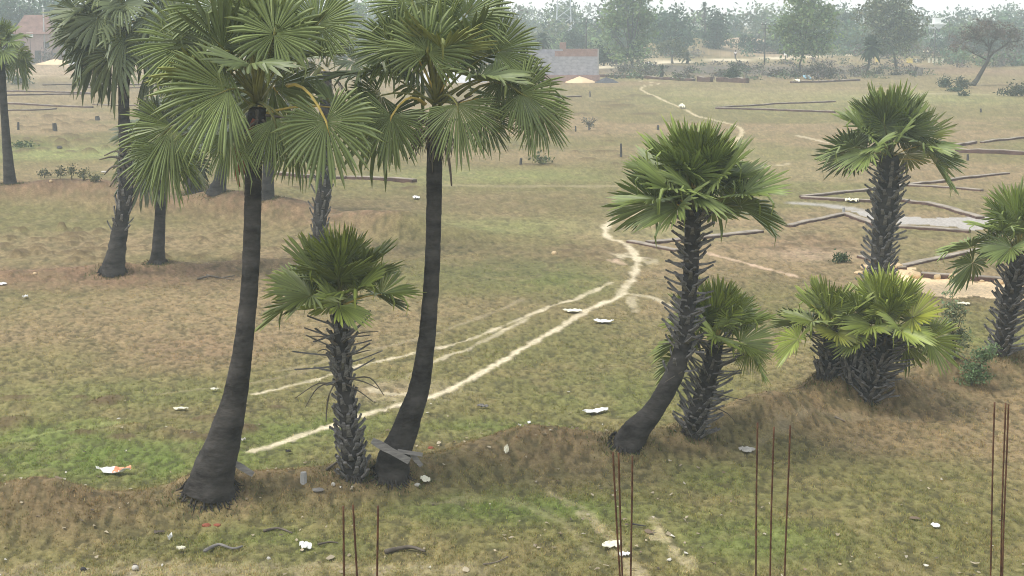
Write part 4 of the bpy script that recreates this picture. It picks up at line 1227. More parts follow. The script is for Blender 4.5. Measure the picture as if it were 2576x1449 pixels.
# ------------------------------------------------------------------ distant wood (one mass)
def distant_wood():
    rs_ = np.random.RandomState(77)
    topx = [-300, 0, 60, 110, 400, 1200, 1280, 1310, 1400, 1500, 1640, 1700, 1760, 1800, 1900, 1960, 2080, 2100, 2160, 2310, 2350, 2400, 2420, 2500, 2560, 2900]
    topy = [-30, -30, -15, 0, -20, -8, 4, 2, -4, -10, 4, 22, 20, 14, 6, -6, 6, 2, -4, 10, 22, 20, 14, 12, 8, 0]
    lob = []
    Vs = []; Cs = []
    for i in range(640):
        px = rs_.uniform(-320, 2900)
        D = rs_.choice([388, 400, 430, 470, 520, 580, 640], p=[.24, .16, .14, .13, .12, .11, .10]) + rs_.uniform(-10, 10)
        ty = np.interp(px, topx, topy) + abs(rs_.randn()) * 19
        if D < 415:
            ty += rs_.uniform(45, 100)
        elif D < 445:
            ty += rs_.uniform(5, 50)
        k = D / F
        t = at_depth(px, ty, D)
        hgt = max(2.5, t[2])
        r = rs_.uniform(2.2, 4.6)
        nl = 2 if hgt > 5 else 1
        L = []
        for j in range(nl):
            zc = hgt * (.72 - .36 * j); L.append((np.array([t[0] + rs_.randn() * r * .4, D + rs_.randn() * 2, zc]), (r, r, hgt * .28)))
        L.append((np.array([t[0], D, hgt * .18]), (r * .9, r, hgt * .2)))
        c = [G2, DK * 1.2, G1 * .9, G3 * .8, G4 * .8][rs_.choice(5, p=[.26, .14, .36, .17, .07])]
        V, Fq, Cc = foliage(L, 210, 1.25, c * rs_.uniform(.65, 1.4), rs_)
        Vs.append(V); Cs.append(Cc)
    V = np.concatenate(Vs); Cc = np.concatenate(Cs)
    V[:, 2] = np.maximum(V[:, 2], .02)
    o = link('distant_wood', new_mesh('distant_wood', V, np.arange(len(V)).reshape(-1, 4), M_FOL, attr=Cc))
    o['kind'] = 'stuff'; o['label'] = 'hazy far-off wood closing the horizon'
distant_wood()

def roadside_scrub():
    rs_ = np.random.RandomState(78)
    Vs = []; Cs = []
    for i in range(150):
        px = rs_.uniform(1180, 2800) if i < 115 else rs_.uniform(-250, 1200)
        ry_ = np.interp(px, [-300, 1200, 1500, 1610, 1800, 2000, 2230, 2500, 2900], [165, 165, 166, 160, 150, 143, 150, 170, 172])
        if 1780 < px < 1995 and rs_.rand() < .8:
            continue
        p = flat(px, ry_ - rs_.uniform(1, 14))
        hgt = rs_.uniform(1.2, 3.4); r = rs_.uniform(1.0, 2.6)
        c = [G3, G4, MAUVE * 1.2, G2 * 1.3, G1][rs_.choice(5, p=[.25, .25, .2, .15, .15])]
        V, Fq, Cc = foliage([(np.array([p[0], p[1], hgt * .5]), (r, r, hgt * .5))], 90, .75, c * rs_.uniform(.8, 1.2), rs_)
        Vs.append(V); Cs.append(Cc)
    for i in range(120):
        px = rs_.uniform(1540, 2340) if i < 95 else rs_.uniform(2340, 2620)
        p = flat(px, rs_.uniform(158, 204) if i < 95 else rs_.uniform(150, 172))
        hgt = rs_.uniform(.35, 1.3); r = rs_.uniform(.6, 1.9)
        c = [G3 * .9, G4, MAUVE * 1.3, DK * 1.3][rs_.choice(4, p=[.3, .35, .25, .1])]
        V, Fq, Cc = foliage([(np.array([p[0], p[1], hgt * .45]), (r, r, hgt * .5))], 60, .45, c * rs_.uniform(.8, 1.25), rs_)
        Vs.append(V); Cs.append(Cc)
    V = np.concatenate(Vs); Cc = np.concatenate(Cs); V[:, 2] = np.maximum(V[:, 2], .02)
    o = link('roadside_scrub', new_mesh('roadside_scrub', V, np.arange(len(V)).reshape(-1, 4), M_FOL, attr=Cc))
    o['kind'] = 'stuff'; o['label'] = 'grey-green scrub growing along the far road'
roadside_scrub()

# ------------------------------------------------------------------ low foundation walls
def low_wall(label, pts, h_, th, name='low_wall', cat='wall', group='low brick foundation walls in the fields', jag=.25, body=None, sunlit_top=None, seed=1):
    rnd = random.Random(seed)
    h_ *= .46 if h_ < .8 else .8
    th *= 1.25
    W = [gp(a, b) for a, b in pts]
    root = thing(name, W[0], label, cat, group)
    off = W[0]
    P = []
    for i in range(len(W) - 1):
        n = max(2, int(np.linalg.norm(W[i + 1] - W[i]) / .8))
        n = min(n, 40)
        for k in range(n):
            P.append(W[i] + (W[i + 1] - W[i]) * k / n)
    P.append(W[-1])
    P = np.array(P)
    Vb = []; Vc = []; Fb = []; Fc = []
    for i, p in enumerate(P):
        t = P[min(i + 1, len(P) - 1)] - P[max(i - 1, 0)]; t[2] = 0; t = unit(t)
        nrm = np.array([-t[1], t[0], 0]) * th / 2 * rnd.uniform(.85, 1.15)
        z = hz(p[0], p[1])
        hh = h_ * (1 + rnd.uniform(-jag, jag * .4))
        q = np.array([p[0], p[1], 0]) - np.array([off[0], off[1], 0])
        zz = z - off[2]
        for s, zc in ((-1, zz - .15), (1, zz - .15), (1, zz + hh), (-1, zz + hh)):
            Vb.append(q + nrm * s + np.array([0, 0, zc]))
        for s, zc in ((-1, zz + hh - .01), (1, zz + hh - .01), (1, zz + hh + .035), (-1, zz + hh + .035)):
            Vc.append(q + nrm * s * .92 + np.array([0, 0, zc]))
    for i in range(len(P) - 1):
        a = i * 4
        for k in range(4):
            Fb.append((a + k, a + (k + 1) % 4, a + 4 + (k + 1) % 4, a + 4 + k))
    e = (len(P) - 1) * 4
    Fb += [(3, 2, 1, 0), (e, e + 1, e + 2, e + 3)]
    link('brickwork', new_mesh('brickwork', Vb, Fb, body or M_WALL), root)
    link('sunlit_mortar_top', new_mesh('sunlit_mortar_top', Vc, Fb, sunlit_top or M_SUNLIT_MORTAR), root)  # mortar top with its sunlight put into the pale colour
    return root
walls = [
    ('long low wall ending in a point in the mid-right field, near arm of the narrow V', [(1800, 274), (1920, 277), (2100, 284)], .34, .35),
    ('far arm of the narrow V of low walls in the mid-right field', [(1806, 272), (1940, 263), (2100, 257)], .30, .30),
    ('thick dark red low wall entering at the right edge, behind the round-headed palm', [(2405, 384), (2490, 386), (2600, 391)], .62, .4),
    ('short low wall behind the thick red wall, touching the round palm crown', [(2385, 372), (2452, 360)], .36, .3),
    ('thin low wall running to the right edge above the thick red wall', [(2470, 360), (2600, 346)], .26, .3),
    ('long low wall climbing right past the round palm trunk, upper edge of the wedge plot', [(2018, 497), (2179, 480), (2281, 467), (2400, 453), (2503, 441), (2534, 438)], .20, .32),
    ('thin low wall dropping right from behind the round palm trunk', [(2285, 468), (2390, 474), (2470, 481)], .16, .3),
    ('curved low wall under the wedge plot, above the grey clay strip', [(2018, 499), (2100, 504), (2182, 508), (2275, 508), (2334, 515), (2400, 530), (2466, 551)], .26, .34),
    ('low wall from the corner post down to the right, under the grey clay strip', [(2124, 540), (2160, 552), (2201, 567), (2260, 573), (2350, 579), (2439, 586)], .22, .34),
    ('broken low wall left of the corner post, running down to the rubble', [(2120, 541), (2050, 556), (1984, 571)], .20, .32),
    ('pale-topped low wall rising right to the edge palm, above the sand strip', [(2269, 672), (2350, 654), (2442, 635), (2500, 624)], .15, .30),
    ('dark red low wall along the back of the sand strip', [(2318, 696), (2420, 702), (2537, 712), (2600, 716)], .34, .3),
    ('short dark low wall by the foot of the round-headed palm', [(2165, 648), (2240, 668), (2270, 678)], .18, .3),
    ('pale low wall slanting down behind the leaning palm trunk', [(1583, 609), (1640, 620), (1704, 632)], .14, .28),
    ('broken rubble wall left of the corner, behind the leaning palm', [(1634, 612), (1700, 606), (1801, 596), (1912, 584)], .16, .45),
    ('reddish low wall behind the second tall palm trunk, right end', [(877, 450), (960, 453), (1043, 459)], .42, .35),
    ('reddish low wall glimpsed between the two tall palm trunks', [(690, 438), (780, 446), (870, 450)], .36, .35),
    ('far low wall in the left field, highest of the parallel ones', [(108, 215), (200, 213), (310, 214), (420, 213)], .30, .35),
    ('low wall running right from the slim field palm', [(200, 220), (330, 222), (430, 222)], .28, .35),
    ('low wall forming the upper side of the pointed plot at left', [(14, 231), (120, 232), (234, 236)], .34, .35),
    ('low wall forming the lower side of the pointed plot at left', [(14, 241), (120, 239), (234, 237)], .34, .35),
    ('low wall sloping right below the pointed plot at left', [(14, 262), (120, 267), (232, 272)], .36, .35),
    ('lowest short wall at left, just above the mounds', [(14, 279), (80, 278), (140, 275)], .24, .3),
    ('thin low wall right of the tall back palm trunk', [(235, 264), (330, 266), (420, 266)], .18, .3),
    ('long dark foundation wall running right from the grey block shed', [(1508, 194), (1600, 196), (1680, 201), (1745, 204)], .79, .5),
    ('short block of dark foundation wall between two gaps, far field', [(1756, 205), (1790, 206)], .85, .5),
    ('foundation wall running behind the round dark bush', [(1806, 205), (1860, 208), (1880, 209)], .80, .5),
    ('low dark wall in the far field right of the round dark bush', [(1990, 209), (2080, 207), (2160, 203)], .5, .5),
    ('pale broken slab wall left of the winding path', [(1460, 243), (1400, 246), (1330, 247)], .28, .4),
]
for i, (lab, pts, h_, th) in enumerate(walls):
    low_wall(lab, pts, h_, th, seed=i)

# ------------------------------------------------------------------ buildings
def shed():
    b = gp(1506, 207); Yd = b[1]; k = Yd / F
    root = thing('block_shed', b, 'unfinished grey block shed with a red brick top band and red plinth', 'building')
    def X(px): return (px - 1506) * k
    def Z(py): return (207 - py) * k
    x0, x1 = X(1303), X(1504)
    D = 5.0; t = .25
    m = MB()
    m.box(((x0 + X(1380)) / 2, t / 2, (Z(190) + Z(135)) / 2), (X(1380) - x0, t, Z(135) - Z(190)))
    m.box(((X(1380) + x1) / 2, t / 2, (Z(190) + Z(143)) / 2), (x1 - X(1380), t, Z(143) - Z(190)))
    m.box((x0 + t / 2, D / 2 + t, (Z(190) + Z(140)) / 2), (t, D - t, Z(140) - Z(190)))
    m.build('block_wall', M_GREYBLOCK, root)
    m = MB(); m.box((x1 - t / 2 - .003, D / 2 + t, (Z(190) + Z(126)) / 2), (t, D - t, Z(126) - Z(190)))
    m.box(((x0 + x1) / 2, D + t * 1.5, (Z(190) + Z(128)) / 2), (x1 - x0, t, Z(128) - Z(190)))
    m.build('rear_wall', M_GREYBLOCK, root)
    m = MB()
    m.box(((X(1416) + x1) / 2, t / 2, (Z(143) + Z(124)) / 2), (x1 - X(1416), t, Z(124) - Z(143)))
    m.box(((X(1396) + X(1416)) / 2, t / 2, (Z(143) + Z(129)) / 2), (X(1416) - X(1396), t, Z(129) - Z(143)))
    m.box(((X(1408) + X(1424)) / 2, t / 2, (Z(124) + Z(108)) / 2), (X(1424) - X(1408), t, Z(108) - Z(124)))
    m.build('brick_band', M_REDMASON, root)
    m = MB(); m.box(((X(1296) + X(1508)) / 2, D / 2 - .2, (Z(210) + Z(190)) / 2), (X(1508) - X(1296), D + .8, Z(190) - Z(212)))
    m.build('plinth', M_REDMASON, root)
    m = MB(); m.box((X(1336), -.12, Z(170)), (.9, .2, 1.0)); m.box((X(1322), -.16, Z(128)), (2.2, .3, .16))
    m.build('sunshade', M_CONC, root)
    m = MB(); m.box((x1 + .02, .12, (Z(190) + Z(124)) / 2), (.18, .3, Z(124) - Z(190)))
    m.build('corner_pillar', M_CONC, root)
shed()

def heap(label, px, py, wpx, hpx, m, name, seed, cat='pile'):
    b = gp(px, py); k = b[1] / F
    rnd = np.random.RandomState(seed)
    nr_, na = 9, 28
    V = [(0, 0, hpx * k)]; Fc = []
    for i in range(1, nr_ + 1):
        s = i / nr_
        for j in range(na):
            a = 2 * PI * j / na
            r = wpx / 2 * k * s * (1 + .10 * math.sin(a * 3 + seed) + .07 * math.sin(a * 5 + seed * 2) + rnd.uniform(-.05, .05))
            lump = float(fbm(np.array([math.cos(a) * s * 2.2 + seed]), np.array([math.sin(a) * s * 2.2]), seed, 3)[0]) - .5
            z = hpx * k * max(0, (1 - s) ** .85 + lump * .55 * (1 - s) * (s + .15)) * (1 + rnd.uniform(-.05, .05)) - (.05 if i == nr_ else 0)
            if i <= 2: z = hpx * k * (1 - s * .75) * .98
            V.append((r * math.cos(a), r * math.sin(a) * .8, z))
    for j in range(na):
        Fc.append((0, 1 + j, 1 + (j + 1) % na))
    for i in range(nr_ - 1):
        for j in range(na):
            a = 1 + i * na + j; c = 1 + i * na + (j + 1) % na
            Fc.append((a, a + na, c + na, c))
    o = link(name, new_mesh(name, V, Fc, m, smooth=True), None, b)
    tag(o, label, cat)
heap('heap of peach builders sand in front of the grey block shed', 1458, 208, 78, 16, M_SANDP, 'sand_heap', 1)
heap('heap of dark gravel at the right corner of the grey block shed', 1525, 208, 60, 14, M_GRAVEL, 'gravel_heap', 2)
heap('large pale gravel heap seen through the leaf stalks of the second tall palm', 1125, 206, 200, 42, M_PALEGRAVEL, 'gravel_heap', 3)
heap('peach sand heap under the hanging frond of the tall back palm', 140, 162, 90, 14, M_SANDP, 'sand_heap', 4)
heap('low pale rubble heap right of the far-left sand heap', 178, 162, 44, 9, M_PALEGRAVEL, 'rubble_heap', 5)
heap('pale spoil heap by the road right of the large olive-green tree', 1632, 163, 24, 8, M_PALEGRAVEL, 'spoil_heap', 6)

def house():
    b = gp(85, 158); k = b[1] / F
    root = thing('brick_house', b, 'old red brick house with a clay tile roof at far left', 'house')
    w = 92 * k; D = 6.0; hw = 72 * k
    m = MB()
    m.box((-w / 2 + .15, D / 2, hw / 2), (.3, D, hw)); m.box((w / 2 - .15, D / 2, hw / 2), (.3, D, hw))
    m.box((0, .15, hw / 2), (w - .6, .3, hw)); m.box((0, D - .15, hw / 2), (w - .6, .3, hw))
    m.build('wall', M_PINKWALL, root)
    m = MB(); hr = 46 * k; o = .4
    V = [(-w / 2 - o, -o, hw - .05), (w / 2 + o, -o, hw - .05), (w / 2 + o, D + o, hw - .05), (-w / 2 - o, D + o, hw - .05), (-w / 2 + 1.2, D / 2, hw + hr), (w / 2 - 1.2, D / 2, hw + hr)]
    m.add(V, [(0, 1, 5, 4), (2, 3, 4, 5), (1, 2, 5), (3, 0, 4), (3, 2, 1, 0)])
    m.build('roof', M_ROOF, root)
    m = MB(); m.box((w * .12, -.02, 1.1), (1.1, .06, 2.2)); m.build('door', M_POLE, root)
    for xx in (-.3, .36):
        m = MB(); m.box((w * xx, -.02, hw * .62), (1.0, .08, 1.1)); wdw = m.build('window', M_DARK, root)
house()
def wall_left():
    b = gp(160, 150); k = b[1] / F
    root = thing('compound_wall', b, 'weathered pale compound wall right of the red brick house', 'wall')
    m = MB(); m.box((50 * k, 0, 1.2), (200 * k, .25, 2.6)); m.build('wall_panel', M_PINKWALL, root)
    m = MB()
    for i in range(5):
        m.box(((-45 + i * 48) * k, -.02, 1.35), (.4, .4, 2.9))
    m.build('pillar', M_CONC, root)
wall_left()

def sign():
    b = gp(78, 158); k = b[1] / F
    root = thing('sign_board', b, 'small white sign board on a post in front of the red brick house', 'sign')
    m = MB(); m.tube([(0, 0, -.2), (0, 0, 76 * k)], .05, 6); m.build('post', M_POLE, root)
    m = MB(); m.box((0, -.08, 69 * k), (17 * k, .06, 14 * k)); bd = m.build('board', M_WHITE, root)
    m = MB(); m.box((0, -.115, 68.5 * k), (13 * k, .01, 3.0 * k)); m.build('printed_band', M_BLUE, bd)
sign()

def white_house():
    D0 = 430; p = at_depth(2350, 110, D0); b = np.array([p[0], D0, hz(p[0], D0)]); k = D0 / F
    root = thing('white_house', b, 'far white two-storey house among the trees at upper right', 'house')
    zt = at_depth(2350, 62, D0)[2]; zb = at_depth(2350, 96, D0)[2]
    w = 56 * k
    m = MB(); m.box((0, 2.5, zt / 2), (w, 5, zt)); m.build('wall', M_WHITEWALL, root)
    m = MB(); m.box((0, 2.4, zt + .12), (w + .8, 5.8, .24)); m.box((8 * k, 1.5, zt + .9), (1.6, 2, 1.3)); m.build('roof', M_WHITEWALL, root)
    for dx in (-20, -6, 10, 20):
        m = MB(); m.box((dx * k, -.03, zt - 1.6), (.9, .1, 1.3)); m.build('window', M_DARK, root)
    m = MB(); m.box((16 * k, -1.2, zt - 3.1), (26 * k, 2.4, .2)); m.build('balcony', M_WHITEWALL, root)
white_house()
def hut(label, px, py, wpx, hpx, D0):
    p = at_depth(px, py, D0); b = np.array([p[0], D0, hz(p[0], D0)]); k = D0 / F
    root = thing('white_hut', b, label, 'hut')
    zt = at_depth(px, py - hpx, D0)[2]
    w = wpx * k
    m = MB(); m.box((0, 1.5, zt / 2), (w, 3, zt)); m.build('wall', M_WHITEWALL, root)
    m = MB(); m.add([(-w / 2 - .3, -.3, zt), (w / 2 + .3, -.3, zt), (w / 2 + .3, 3.3, zt), (-w / 2 - .3, 3.3, zt), (-w / 2 - .3, 1.5, zt + .9), (w / 2 + .3, 1.5, zt + .9)], [(0, 1, 5, 4), (2, 3, 4, 5), (1, 2, 5), (3, 0, 4), (3, 2, 1, 0)])
    m.build('roof', M_CONC, root)
    m = MB(); m.box((0, -.03, 1.0), (.9, .08, 2.0)); m.build('door', M_DARK, root)
hut('small whitewashed hut half hidden right of the date palm', 2243, 118, 22, 12, 400)
hut('tiny white building glimpsed through the far trees left of the second pole', 1812, 92, 18, 5, 440)

# utility poles
def pole(label, px, y0, y1, r=.11, arm=True, mt=None, name='utility_pole'):
    b = gp(px, y0); k = b[1] / F
    hgt = (y0 - y1) * k
    root = thing(name, b, label, 'pole')
    m = MB(); m.tube([(0, 0, -.3), (0, 0, hgt)], [r * 1.25, r * .8], 8); m.build('shaft', mt or M_POLE, root, smooth=True)
    if arm:
        m = MB(); m.box((0, -.14, hgt - .5), (1.5, .1, .12)); m.box((0, -.14, hgt - 1.2), (1.0, .1, .1)); ca = m.build('crossarm', mt or M_POLE, root)
        for dx in (-.65, 0, .65):
            m = MB(); m.tube([(dx, -.14, hgt - .44), (dx, -.14, hgt - .22)], [.05, .035], 6); m.build('insulator', M_WHITE, ca)
pole('dark utility pole standing behind the grey block shed', 1474, 165, 50, .13)
pole('utility pole beside the far road at the upper right of centre', 1923, 164, 56, .12)
pole('thin leaning concrete post beside the red brick house', 114, 158, 22, .13, arm=False, mt=M_CONC, name='concrete_pole')
pole('far utility pole in front of the white house', 2350, 150, 70, .12)
pole('short far pole rising right of the white house', 2386, 128, 48, .10)

# lattice pylon
def pylon():
    D0 = 430; p = at_depth(1418, 120, D0); b = np.array([p[0], D0, hz(p[0], D0)]); k = D0 / F
    root = thing('lattice_tower', b, 'pale steel lattice tower rising out of the picture behind the grey block shed', 'tower')
    hgt = 24.0; w0, w1 = 42 * k, 20 * k
    m = MB()
    def cor(z):
        w = w0 + (w1 - w0) * z / hgt
        return [np.array([sx * w / 2, sy * w / 2, z]) for sx, sy in ((-1, -1), (1, -1), (1, 1), (-1, 1))]
    for c0, c1 in zip(cor(-.2), cor(hgt)):
        m.tube([c0, c1], .11, 4)
    m.build('leg', M_STEEL, root)
    m = MB(); zs = np.linspace(0, hgt, 11)
    for i in range(10):
        A, B = cor(zs[i]), cor(zs[i + 1])
        for j in range(4):
            q = (j + 1) % 4
            m.tube([A[j], B[q]], .055, 4); m.tube([A[q], B[j]], .055, 4); m.tube([B[j], B[q]], .05, 4)
    m.build('bracing', M_STEEL, root)
    m = MB()
    for z in (hgt - 1, hgt - 4):
        m.tube([(-3.2, 0, z), (3.2, 0, z)], .1, 4)
    m.build('crossarm', M_STEEL, root)
pylon()

# row of painted posts and the yellow crate by the far right trees
def painted(label, px, py, wpx, hpx, mt, name, cat, group=None):
    b = gp(px, py); k = b[1] / F
    m = MB(); w, h_ = wpx * k, hpx * k
    m.box((0, 0, h_ / 2 - .05), (w, w * .6, h_ + .1), taper=.9); m.box((0, 0, h_ + .05), (w * 1.1, w * .7, .1))
    o = m.build(name, mt, None); o.location = b
    tag(o, label, cat, group)
painted('yellow painted box by the far wall, left of the pale posts', 2288, 158, 14, 9, M_YELLOW, 'yellow_box', 'box')
for lab, x in (('pale post just right of the yellow box', 2305), ('pale post at the left end of the tight row by the bare tree', 2337), ('second pale post of the tight row by the bare tree', 2347), ('third pale post of the tight row by the bare tree', 2356), ('pale post at the right end of the row, nearest the bare tree', 2371)):
    painted(lab, x, 158, 5, 9, M_CREAM, 'boundary_post', 'post', 'pale posts left of the leaning bare tree')
painted('small yellow marker right of the date palm stem', 2206, 155, 7, 9, M_YELLOW, 'marker_post', 'post')
# field posts
for lab, px, py, hp, wp, m in [('dark upright post alone in the middle field, left of the leaning palm crown', 1562, 397, 36, 6, M_POLE), ('short dark post left of the seedling clump', 1310, 413, 15, 7, M_POLE), ('small dark post left of the wispy grey bush', 1448, 331, 14, 4, M_POLE),
                               ('pale post in the far field below the sand heap', 1484, 244, 14, 5, M_PALEBARK), ('short dark stump post right of the wispy grey bush', 1655, 327, 12, 6, M_POLE), ('dark hollow post among the left mounds', 138, 330, 20, 12, M_POLE),
                               ('dark round post-end beside the tall back palm trunk', 245, 303, 11, 12, M_POLE), ('leftmost dark stub among the left mounds', 46, 327, 20, 6, M_POLE), ('grey corner post where two low walls meet left of the round palm trunk', 2122, 538, 16, 8, M_CONC),
                               ('pale post beside the round dark bush', 1856, 207, 14, 4, M_CONC), ('thin post in the far right grass', 2467, 283, 10, 5, M_POLE), ('slim post right of the round palm crown', 2434, 404, 16, 6, M_POLE), ('grey marker stone by the small middle palm mound', 763, 1212, 26, 18, M_CONC)]:
    b = gp(px, py); k = b[1] / F
    mb = MB(); rnd = random.Random(px)
    mb.tube([(0, 0, -.15), (.01, 0, hp * k * .5), (rnd.uniform(-.04, .04), 0, hp * k)], [wp / 2 * k * 1.1, wp / 2 * k, wp / 2 * k * .85], 7)
    o = mb.build('field_post', m, None); o.location = b
    tag(o, lab, 'post')

# grey stump in the far right field
def stump():
    b = gp(2311, 190); k = b[1] / F
    root = thing('tree_stump', b, 'grey broken stump with a leaning limb in the far right field', 'stump')
    m = MB(); m.tube([(0, 0, -.2), (.1, 0, .5), (.25, 0, 1.15)], [9 * k * .8, 9 * k, 7 * k], 9); m.build('bole', M_PALEBARK, root, smooth=False)
    m = MB(); m.tube([(-.95, -.1, -.1), (-.55, -.05, .6), (-.35, 0, 1.3)], [.16, .2, .24], 7); m.build('limb', M_BARK, root)
stump()

# ------------------------------------------------------------------ people on the far road
def skin_body(name, verts, edges, radii, mtl, parent):
    me_ = bpy.data.meshes.new(name); me_.from_pydata(verts, edges, []); me_.materials.append(mtl)
    o = link(name, me_, parent)
    md = o.modifiers.new('skin', 'SKIN')
    sv = me_.skin_vertices[0].data
    for v, r in zip(sv, radii):
        v.radius = (r, r)
    sv[0].use_root = True
    s = o.modifiers.new('sub', 'SUBSURF'); s.levels = 1; s.render_levels = 1
    return o
def person(label, px, py, shirt, bag=False, walk=.18):
    b = gp(px, py)
    root = thing('person', b, label, 'person')
    V = [(0, 0, .92), (0, 0, 1.15), (0, 0, 1.38), (0, 0, 1.50), (0, -.02, 1.62), (.09, 0, .86), (.10, walk, .48), (.10, walk * 1.1, .06), (.10, walk * 1.1 - .14, .03), (-.09, 0, .86), (-.10, -walk * .6, .48), (-.10, -walk, .06), (-.10, -walk - .14, .03),
         (.19, 0, 1.38), (.25, .03, 1.10), (.24, -.08, .86), (-.19, 0, 1.38), (-.25, -.02, 1.10), (-.24, -.12, .86)]
    E = [(0, 1), (1, 2), (2, 3), (3, 4), (0, 5), (5, 6), (6, 7), (7, 8), (0, 9), (9, 10), (10, 11), (11, 12), (2, 13), (13, 14), (14, 15), (2, 16), (16, 17), (17, 18)]
    Rr = [.13, .13, .14, .06, .10, .085, .06, .045, .035, .085, .06, .045, .035, .065, .045, .035, .065, .045, .035]
    skin_body('body', V, E, Rr, M_SKIN, root)
    skin_body('shirt', [V[0], V[1], V[2], V[13], V[14], V[16], V[17]], [(0, 1), (1, 2), (2, 3), (3, 4), (2, 5), (5, 6)], [.15, .15, .155, .085, .065, .085, .065], shirt, root)
    skin_body('trousers', [(0, 0, .95), V[5], V[6], V[7], V[9], V[10], V[11]], [(0, 1), (1, 2), (2, 3), (0, 4), (4, 5), (5, 6)], [.15, .105, .085, .07, .105, .085, .07], M_TROUSER, root)
    mb = MB(); mb.tube([(0, .01, 1.60), (0, .01, 1.66), (0, .01, 1.74)], [.112, .108, .05], 8); mb.build('hair', M_HAIR, root, smooth=True)
    if bag:
        m = MB(); m.tube([(0, 0, 0), (0, 0, .25), (0, 0, .62), (0, 0, .68)], [.17, .24, .20, .08], 9)
        o = m.build('white_sack', M_WHITE, None, smooth=True); o.location = (b[0] - .42, b[1] - .1, b[2] + .35)
        tag(o, 'white sack held beside the dark figure on the far road', 'sack')
person('person in a pale shirt and dark trousers walking on the far road', 1850, 149, M_SHIRT_W)
person('person in dark clothes beside a white sack on the far road', 1981, 146, M_SHIRT_D, True)

# ------------------------------------------------------------------ rebar columns of the unfinished house in front
def rebar_col(label, bars, dist, seed):
    rnd = random.Random(seed)
    cx = np.mean([b[0] for b in bars])
    pc = at_depth(cx, 1449, dist)
    base = np.array([pc[0], dist + .1, hz(pc[0], dist)])
    root = thing('rebar_column', base, label, 'rebar', 'rusty rebar columns along the bottom of the view')
    off = base
    sdist = dist
    m = MB(); zt = 2.9
    m.box((0, 0, zt / 2 - .2), (.34, .34, zt + .4)); m.build('concrete_stub', M_CONC, root)
    for i, (x0, y0, x1, y1) in enumerate(bars):
        yy = dist + (i % 2) * .2 - .02
        a = at_depth(x0, y0, yy) - off; c = at_depth(x1, y1, yy) - off
        d = (a - c) / (a[2] - c[2])
        e = c + d * (zt - .1 - c[2])
        P = []; rr = []
        n = 40
        for k in range(n):
            s = k / (n - 1)
            p = e + (a - e) * s + np.array([math.sin(s * 5 + i) * .012 * (1 - s), 0, 0])
            P.append(p); rr.append(.0115 if k % 2 else .0100)
        V, Fc = tube_np(np.array(P), rr, 7)
        link('rebar', new_mesh('rebar', V, Fc, M_RUST, smooth=True), root)
rebar_col('leftmost cluster of three rusty rebars, below the small middle palm', [(864, 1273, 866, 1449), (888, 1270, 899, 1449), (951, 1272, 949, 1449)], 17.0, 1)
rebar_col('second cluster of rusty rebars, two close together, under the leaning palm foot', [(1542, 1137, 1559, 1449), (1556, 1139, 1566, 1449), (1591, 1147, 1588, 1449)], 18.9, 2)
rebar_col('third cluster of three widely spaced rusty rebars, below the brown mound', [(1906, 1063, 1900, 1449), (1947, 1074, 1937, 1449), (1988, 1070, 1975, 1449)], 20.2, 3)
rebar_col('rightmost cluster of rusty rebars near the right edge', [(2502, 1012, 2490, 1449), (2530, 1014, 2516, 1449), (2537, 1017, 2522, 1449)], 21.3, 4)

# ------------------------------------------------------------------ boards at the palm feet
def board(label, p0, p1, wpx, depth, mt=M_WOOD, th=.03, dz=0.0):
    a = at_depth(p0[0], p0[1], depth); c = at_depth(p1[0], p1[1], depth - dz)
    k = depth / F
    d = unit(c - a); L = np.linalg.norm(c - a); mid = (a + c) / 2
    view = unit(np.array([0, 0, H]) - mid)
    X = unit(np.cross(d, view)); Z = np.cross(X, d)
    rnd = random.Random(p0[0])
    V = []; n = 7
    for i in range(n):
        s = i / (n - 1) - .5
        w = wpx / 2 * k * (1 + rnd.uniform(-.12, .12)) * (1 - .25 * abs(s))
        c_ = d * L * s + Z * .03 * math.sin(s * 4)
        V += [c_ - X * w - Z * th / 2, c_ + X * w - Z * th / 2, c_ + X * w + Z * th / 2, c_ - X * w + Z * th / 2]
    Fc = [(3, 2, 1, 0), tuple((n - 1) * 4 + q for q in range(4))]
    for i in range(n - 1):
        for q in range(4):
            Fc.append((i * 4 + q, i * 4 + (q + 1) % 4, (i + 1) * 4 + (q + 1) % 4, (i + 1) * 4 + q))
    o = link('weathered_board', new_mesh('weathered_board', V, Fc, mt), None, mid)
    tag(o, label, 'board', 'weathered boards at the feet of the tall palms')
YA, YB = palmA[4], palmB[4]
board('grey board sticking out behind the base of the tallest left palm', (580, 1158), (637, 1194), 16, YA - .05, th=.05)
board('long pale grey board slanting across the base of the second tall palm', (936, 1108), (1030, 1160), 20, YB - .42)
board('shorter grey board lying level across the base of the second tall palm', (1000, 1134), (1063, 1144), 11, YB - .40)
board('short dark board hanging down right of the second tall palm base', (1036, 1142), (1060, 1172), 14, YB - .34)

